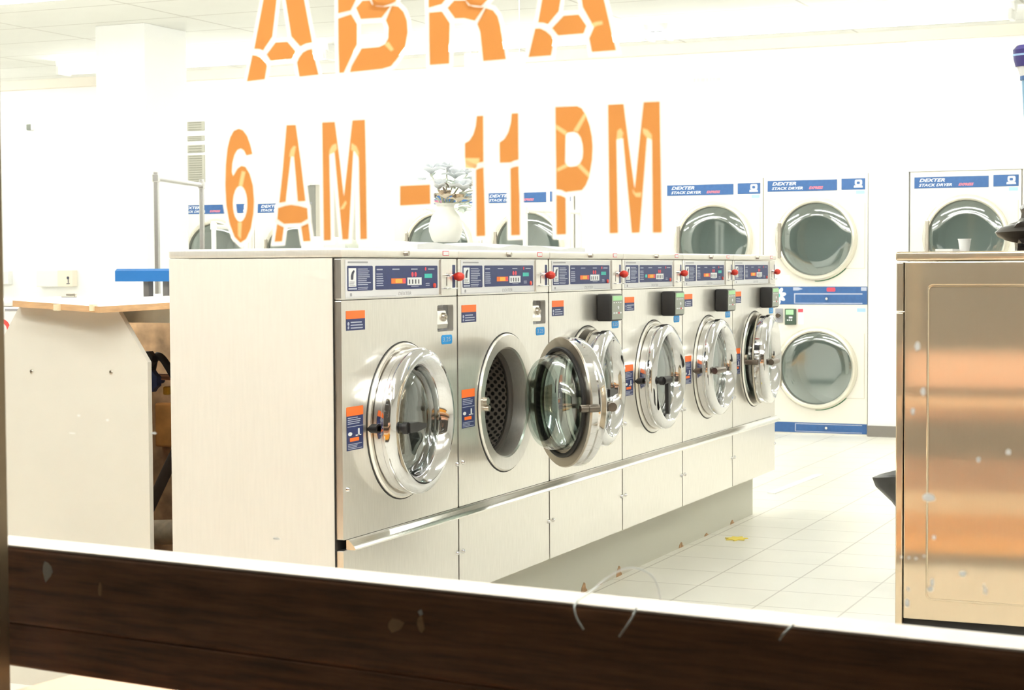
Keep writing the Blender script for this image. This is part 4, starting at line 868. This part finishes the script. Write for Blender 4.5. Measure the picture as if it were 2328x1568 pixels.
# leaf and paper strip on the floor
lf = tag(one('fallen_leaf', mat('leaf_yellow', (236, 214, 96), 0.7), None, lambda bm: prism(bm, [(0.05*r_*math.cos(a), 0.05*r_*math.sin(a)*1.3) for a, r_ in [(i*2*PI/14, (1.0 if i % 2 else 0.6)) for i in range(14)]], [], 0.0, 0.004, XY), False), 'small yellow fallen leaf on the tiled floor beside the plinth', 'leaf'); lf.location = (-2.18, 7.39, 0.0005)
st = tag(one('paper_strip', WHITEP, None, lambda bm: prism(bm, [(-2.475, 8.95), (-2.43, 8.93), (-2.40, 9.86), (-2.445, 9.87)], [], 0.0005, 0.006, XY), False), 'long white paper strip on the floor past the end of the washer row', 'paper strip')
LETTERS = [
('A1',[[(-0.3452,1.4196),(-0.331,1.4742),(-0.3139,1.5355),(-0.2864,1.5329),(-0.2722,1.4695),(-0.2617,1.4216),(-0.2705,1.4207),(-0.2788,1.4181),(-0.2913,1.4303),(-0.2989,1.4716),(-0.3046,1.5081),(-0.3116,1.4726),(-0.3182,1.4321),(-0.3318,1.4168),(-0.3367,1.4188)],[(-0.314,1.4252),(-0.2966,1.4249),(-0.2848,1.4128),(-0.2897,1.4046),(-0.321,1.4042),(-0.327,1.4123)],[(-0.3478,1.413),(-0.3404,1.412),(-0.3344,1.4093),(-0.3288,1.4041),(-0.3265,1.3992),(-0.3298,1.3841),(-0.3564,1.3831)],[(-0.2618,1.4147),(-0.2694,1.4135),(-0.2753,1.4112),(-0.2806,1.4059),(-0.2838,1.4004),(-0.2804,1.3841),(-0.2532,1.3848)]],[],[]),
('B',[[(-0.2256,1.4512),(-0.2083,1.4533),(-0.2014,1.4638),(-0.2001,1.4711),(-0.1997,1.5081),(-0.1715,1.507),(-0.1637,1.4957),(-0.1672,1.4831),(-0.1797,1.475),(-0.1809,1.4659),(-0.1776,1.4564),(-0.1641,1.4543),(-0.1485,1.4578),(-0.139,1.4698),(-0.136,1.4896),(-0.1403,1.5063),(-0.1523,1.5184),(-0.1702,1.5246),(-0.2259,1.5281)],[(-0.201,1.4555),(-0.1923,1.4628),(-0.1821,1.4623),(-0.1792,1.4575),(-0.1731,1.4552),(-0.163,1.4538),(-0.1545,1.4539),(-0.1665,1.442),(-0.1947,1.4426)],[(-0.2257,1.4457),(-0.2077,1.4491),(-0.1998,1.4378),(-0.2001,1.4152),(-0.2183,1.3851),(-0.2248,1.385),(-0.2256,1.4098)],[(-0.153,1.4541),(-0.1445,1.4528),(-0.1375,1.4464),(-0.1332,1.4366),(-0.1322,1.4238),(-0.1356,1.4076),(-0.1468,1.3955),(-0.1547,1.3883),(-0.1671,1.3861),(-0.2102,1.385),(-0.2079,1.3919),(-0.194,1.4105),(-0.1702,1.4106),(-0.1623,1.4134),(-0.1582,1.4192),(-0.1576,1.4311),(-0.1611,1.439)]],[],[[(-0.1634,1.4128),(-0.1578,1.4155),(-0.1507,1.4064),(-0.1546,1.4046)]]),
('R',[[(-0.105,1.4481),(-0.0877,1.4508),(-0.0808,1.4578),(-0.0794,1.4971),(-0.0549,1.4967),(-0.0466,1.4853),(-0.0488,1.4713),(-0.0594,1.4632),(-0.0574,1.4524),(-0.0521,1.447),(-0.0384,1.4447),(-0.0258,1.4534),(-0.0205,1.4689),(-0.0225,1.4884),(-0.0317,1.5052),(-0.0506,1.5132),(-0.1051,1.5166)],[(-0.1046,1.4431),(-0.0878,1.4431),(-0.0778,1.4298),(-0.0788,1.3864),(-0.104,1.3865),(-0.1045,1.411)],[(-0.0809,1.4462),(-0.0722,1.4536),(-0.0578,1.4524),(-0.0542,1.4471),(-0.0468,1.4448),(-0.0342,1.4431),(-0.0463,1.4298),(-0.0596,1.4336),(-0.0713,1.4342)],[(-0.0326,1.4424),(-0.0234,1.4394),(-0.0176,1.4325),(-0.0146,1.4225),(-0.0076,1.3867),(-0.0361,1.3864),(-0.0397,1.4172),(-0.0432,1.4264)]],[],[]),
('A2',[[(0.0312,1.4223),(0.036,1.445),(0.0497,1.5044),(0.0741,1.5029),(0.0898,1.5014),(0.1094,1.4391),(0.123,1.3874),(0.0949,1.3875),(0.0916,1.4019),(0.0973,1.4127),(0.0843,1.4342),(0.0831,1.4412),(0.072,1.4765),(0.0584,1.4432),(0.0563,1.4321),(0.0433,1.4195),(0.0379,1.4215)],[(0.0619,1.4273),(0.0797,1.4272),(0.0889,1.415),(0.0855,1.407),(0.0552,1.4071),(0.0479,1.4154)],[(0.0277,1.4165),(0.0338,1.4164),(0.0408,1.4129),(0.0468,1.408),(0.0502,1.4031),(0.0471,1.3871),(0.0194,1.3871)]],[],[[(0.0973,1.4127),(0.1012,1.4141),(0.1076,1.415),(0.107,1.4185),(0.0993,1.418),(0.094,1.4167)]]),
('6',[[(-0.3489,1.2992),(-0.3518,1.31),(-0.3565,1.3208),(-0.3626,1.3275),(-0.3688,1.3295),(-0.3763,1.3275),(-0.382,1.3199),(-0.3862,1.3074),(-0.389,1.288),(-0.3901,1.2646),(-0.3889,1.2411),(-0.3842,1.2194),(-0.3769,1.2037),(-0.3683,1.1971),(-0.3595,1.2015),(-0.3527,1.2131),(-0.3484,1.2305),(-0.3472,1.246),(-0.3487,1.2634),(-0.3535,1.2771),(-0.3595,1.2851),(-0.3657,1.2866),(-0.3715,1.2835),(-0.3781,1.275),(-0.3796,1.2799),(-0.3787,1.2896),(-0.3755,1.2992),(-0.3712,1.3049),(-0.3662,1.3063),(-0.3617,1.304),(-0.3581,1.2982)]],[],[[(-0.3698,1.264),(-0.3651,1.2804),(-0.3596,1.2793),(-0.3643,1.2629)],[(-0.3717,1.2212),(-0.3659,1.2211),(-0.3677,1.2016),(-0.3717,1.2056)]],[(-0.3577,1.2423),(-0.3581,1.237),(-0.3592,1.232),(-0.3609,1.2278),(-0.3632,1.2246),(-0.3657,1.2225),(-0.3684,1.2219),(-0.3711,1.2226),(-0.3736,1.2248),(-0.3758,1.2281),(-0.3774,1.2324),(-0.3783,1.2374),(-0.3786,1.2428),(-0.3782,1.2481),(-0.377,1.2531),(-0.3753,1.2573),(-0.3731,1.2606),(-0.3705,1.2625),(-0.3678,1.2632),(-0.3651,1.2624),(-0.3626,1.2603),(-0.3605,1.2569),(-0.3589,1.2526),(-0.358,1.2476)]),
('A3',[[(-0.3111,1.2422),(-0.3052,1.2833),(-0.2995,1.3305),(-0.2859,1.3303),(-0.2793,1.2882),(-0.2732,1.2433),(-0.2846,1.2432),(-0.2892,1.2942),(-0.2935,1.2944),(-0.3014,1.2433)],[(-0.3129,1.2365),(-0.3027,1.2388),(-0.2938,1.2399),(-0.2835,1.2384),(-0.2711,1.2356),(-0.2701,1.2232),(-0.2801,1.2186),(-0.3042,1.2181),(-0.3143,1.2236)],[(-0.3146,1.2183),(-0.3047,1.2143),(-0.3073,1.198),(-0.3185,1.1977)],[(-0.2697,1.2185),(-0.2802,1.2148),(-0.2773,1.1976),(-0.2666,1.1979)]],[],[[(-0.2959,1.2945),(-0.2892,1.2942),(-0.2862,1.3059),(-0.2898,1.3064),(-0.2939,1.302)]]),
('M1',[[(-0.2492,1.3314),(-0.2312,1.3312),(-0.2252,1.2901),(-0.2198,1.2477),(-0.2136,1.2896),(-0.2074,1.3318),(-0.1898,1.3317),(-0.189,1.2776),(-0.1886,1.1994),(-0.198,1.1991),(-0.1993,1.2966),(-0.2061,1.2978),(-0.2139,1.1993),(-0.2225,1.1992),(-0.2325,1.2978),(-0.2391,1.2952),(-0.2383,1.1987),(-0.2484,1.1984)]],[],[[(-0.2395,1.2947),(-0.2325,1.2969),(-0.2287,1.3014),(-0.2296,1.3071),(-0.2354,1.3051),(-0.239,1.2999)],[(-0.2088,1.3067),(-0.202,1.3027),(-0.1986,1.2956),(-0.1993,1.2901),(-0.2043,1.2968),(-0.2093,1.2988)],[(-0.2251,1.2337),(-0.2176,1.2429),(-0.216,1.2401),(-0.22,1.2336),(-0.2244,1.2331)]]),
('dash',[[(-0.1441,1.2572),(-0.1045,1.2576),(-0.1042,1.2363),(-0.1443,1.2353)]],[],[]),
('1a',[[(-0.0446,1.3289),(-0.0361,1.3289),(-0.0361,1.2795),(-0.0434,1.2786),(-0.0455,1.278),(-0.0597,1.2846),(-0.0598,1.3004),(-0.0538,1.3032),(-0.0489,1.3098),(-0.0459,1.3186)],[(-0.046,1.2717),(-0.0414,1.2732),(-0.0361,1.2741),(-0.0351,1.2369),(-0.0345,1.2007),(-0.0459,1.2005)]],[],[[(-0.0597,1.2846),(-0.0413,1.2839),(-0.042,1.2786),(-0.0445,1.2774),(-0.0456,1.273),(-0.0594,1.2738)]]),  # pale piece of this digit paints in a reflection on the glass
('1b',[[(-0.0014,1.3296),(0.0071,1.3295),(0.0072,1.2805),(0.0014,1.2794),(-0.0027,1.2778),(-0.0162,1.2779),(-0.0165,1.2996),(-0.0104,1.3029),(-0.0056,1.3098),(-0.0025,1.3194)],[(-0.0032,1.2716),(0.0014,1.2732),(0.0072,1.2739),(0.0082,1.2359),(0.0084,1.201),(-0.0028,1.2008)]],[],[]),
('P',[[(0.0515,1.3338),(0.0774,1.3334),(0.0827,1.331),(0.0878,1.3239),(0.0921,1.3134),(0.0949,1.3012),(0.0957,1.2908),(0.0949,1.2771),(0.0915,1.2599),(0.0875,1.2514),(0.0829,1.2463),(0.0645,1.245),(0.0637,1.2407),(0.0639,1.2011),(0.0523,1.2009),(0.0522,1.2698)]],[[(0.0525,1.248),(0.0581,1.2473),(0.0661,1.2436),(0.0645,1.2389),(0.0581,1.2417),(0.0525,1.2424)]],[[(0.0524,1.3155),(0.0654,1.3076),(0.0634,1.3037),(0.0524,1.3108)],[(0.0729,1.3082),(0.0782,1.3067),(0.0886,1.323),(0.0858,1.3257)],[(0.0532,1.2698),(0.0646,1.2746),(0.0662,1.2711),(0.0538,1.2663)],[(0.0771,1.2716),(0.0811,1.2737),(0.0923,1.2633),(0.0909,1.2591)]],[(0.064,1.3042),(0.0664,1.3062),(0.0733,1.3068),(0.0778,1.3053),(0.0814,1.3009),(0.0837,1.293),(0.0841,1.2861),(0.0833,1.2792),(0.0805,1.2741),(0.0761,1.2716),(0.0692,1.271),(0.0642,1.2726),(0.0632,1.2764),(0.0635,1.2868)]),
('M2',[[(0.1132,1.333),(0.1315,1.3329),(0.1375,1.2892),(0.1437,1.2468),(0.148,1.2854),(0.1538,1.3335),(0.1722,1.3334),(0.1734,1.2659),(0.1743,1.2013),(0.1639,1.2014),(0.1631,1.2967),(0.1579,1.2977),(0.1493,1.2015),(0.1401,1.2014),(0.1304,1.298),(0.1231,1.2974),(0.1248,1.2015),(0.1147,1.2013)]],[],[[(0.1231,1.2966),(0.1293,1.2981),(0.1308,1.3031),(0.1279,1.3083),(0.1241,1.306)],[(0.1528,1.3073),(0.1584,1.3053),(0.1631,1.3),(0.1631,1.295),(0.1579,1.2972),(0.1533,1.3022)],[(0.1412,1.2465),(0.1441,1.2421),(0.1511,1.2425),(0.1505,1.2377),(0.145,1.2382),(0.1418,1.2422)]]),
]
# ------------------------------------------------------------------ vinyl lettering on the inner face of the shop window
ORV = vinyl('orange_vinyl', (212, 142, 78), 0.72, (220, 138, 66))
WHV = vinyl('white_vinyl', (255, 250, 244), 0.80, (230, 226, 220))
PLV = vinyl('pale_vinyl', (240, 196, 140), 0.75, (230, 190, 140))
LL = {'A1': ('letter_a', 'orange letter A beginning the top line on the window, cut by the top edge'),
 'B': ('letter_b', 'orange letter B in the top line on the window'),
 'R': ('letter_r', 'orange letter R in the top line on the window'),
 'A2': ('letter_a', 'orange letter A ending the top line on the window, cut by the top edge'),
 '6': ('digit_six', 'orange digit 6 at the start of the opening hours'),
 'A3': ('letter_a', 'orange narrow letter A right after the digit 6'),
 'M1': ('letter_m', 'orange narrow letter M left of the dash'),
 'dash': ('dash_mark', 'short orange dash left of the flower vase'),
 '1a': ('digit_one', 'orange digit 1 right beside the flower vase'),
 '1b': ('digit_one', 'orange digit 1 between the other digit 1 and the letter P'),
 'P': ('letter_p', 'orange letter P right of the digits 11'),
 'M2': ('letter_m', 'orange letter M at the right end of the opening hours')}
def area(p): return sum(p[i][0]*p[(i+1) % len(p)][1]-p[(i+1) % len(p)][0]*p[i][1] for i in range(len(p)))/2
def offset(p, d):
    if area(p) < 0: p = list(reversed(p))
    out = []; n = len(p)
    for i in range(n):
        a, b, c = Vector(p[i-1]), Vector(p[i]), Vector(p[(i+1) % n])
        e1 = (b-a).normalized(); e2 = (c-b).normalized()
        n1 = Vector((e1.y, -e1.x)); n2 = Vector((e2.y, -e2.x)); m = n1+n2
        if m.length < 1e-4: m = n1
        m.normalize(); k = d/max(0.5, m.dot(n1)); out.append(tuple(b+m*k))
    return p, out
def film(bm, outer, cuts, y):
    """single-sheet film; the cut shapes (counters, paler strips) are taken out of it"""
    pts, fs = [], []
    for l in [outer]+list(cuts):
        if area(l) < 0: l = list(reversed(l))
        fs.append(list(range(len(pts), len(pts)+len(l)))); pts += [Vector(p) for p in l]
    vo, _e, fo, _ov, _oe, of = geometry.delaunay_2d_cdt(pts, [], fs, 1, 1e-6)
    vs = [bm.verts.new((p[0], y, p[1])) for p in vo]
    for f, o in zip(fo, of):
        if 0 in o and len(o) == 1:
            try: bm.faces.new([vs[i] for i in f])
            except ValueError: pass
    bmesh.ops.delete(bm, geom=[v for v in bm.verts if not v.link_faces], context='VERTS')
for row in LETTERS:
    key, pieces, strips, pales = row[:4]; hole = row[4] if len(row) > 4 else None
    nm, lab = LL[key]
    s0 = min(p[0] for q in pieces for p in q); z0 = min(p[1] for q in pieces for p in q)
    t = empty(nm, wp(s0, 0.0032, z0), WR, lab, 'window letter', 'orange letters on the shop window')
    sh = lambda q: [(p[0]-s0, p[1]-z0) for p in q]
    P_ = [sh(q) for q in pieces]; H_ = [sh(hole)] if hole else []
    one('orange_film', ORV, t, lambda bm: [film(bm, q, H_+[sh(c) for c in list(strips)+list(pales)], 0.0004) for q in P_], False)
    def ring(bm):
        for q in P_:
            a, b = offset(q, 0.0046)
            va_ = [bm.verts.new((p[0], 0.0007, p[1])) for p in a]; vb_ = [bm.verts.new((p[0], 0.0007, p[1])) for p in b]
            for i in range(len(a)):
                j = (i+1) % len(a); bm.faces.new((va_[i], va_[j], vb_[j], vb_[i]))
        for q in H_:
            a, b = offset(q, -0.0040)
            va_ = [bm.verts.new((p[0], 0.0007, p[1])) for p in a]; vb_ = [bm.verts.new((p[0], 0.0007, p[1])) for p in b]
            for i in range(len(a)):
                j = (i+1) % len(a); bm.faces.new((va_[i], va_[j], vb_[j], vb_[i]))
    one('white_outline', WHV, t, ring, False)
    if strips: one('white_strip', WHV, t, lambda bm: [film(bm, sh(q), [], 0.0004) for q in strips], False)
    if pales: one('pale_strip', PLV, t, lambda bm: [film(bm, sh(q), [], 0.0004) for q in pales], False)
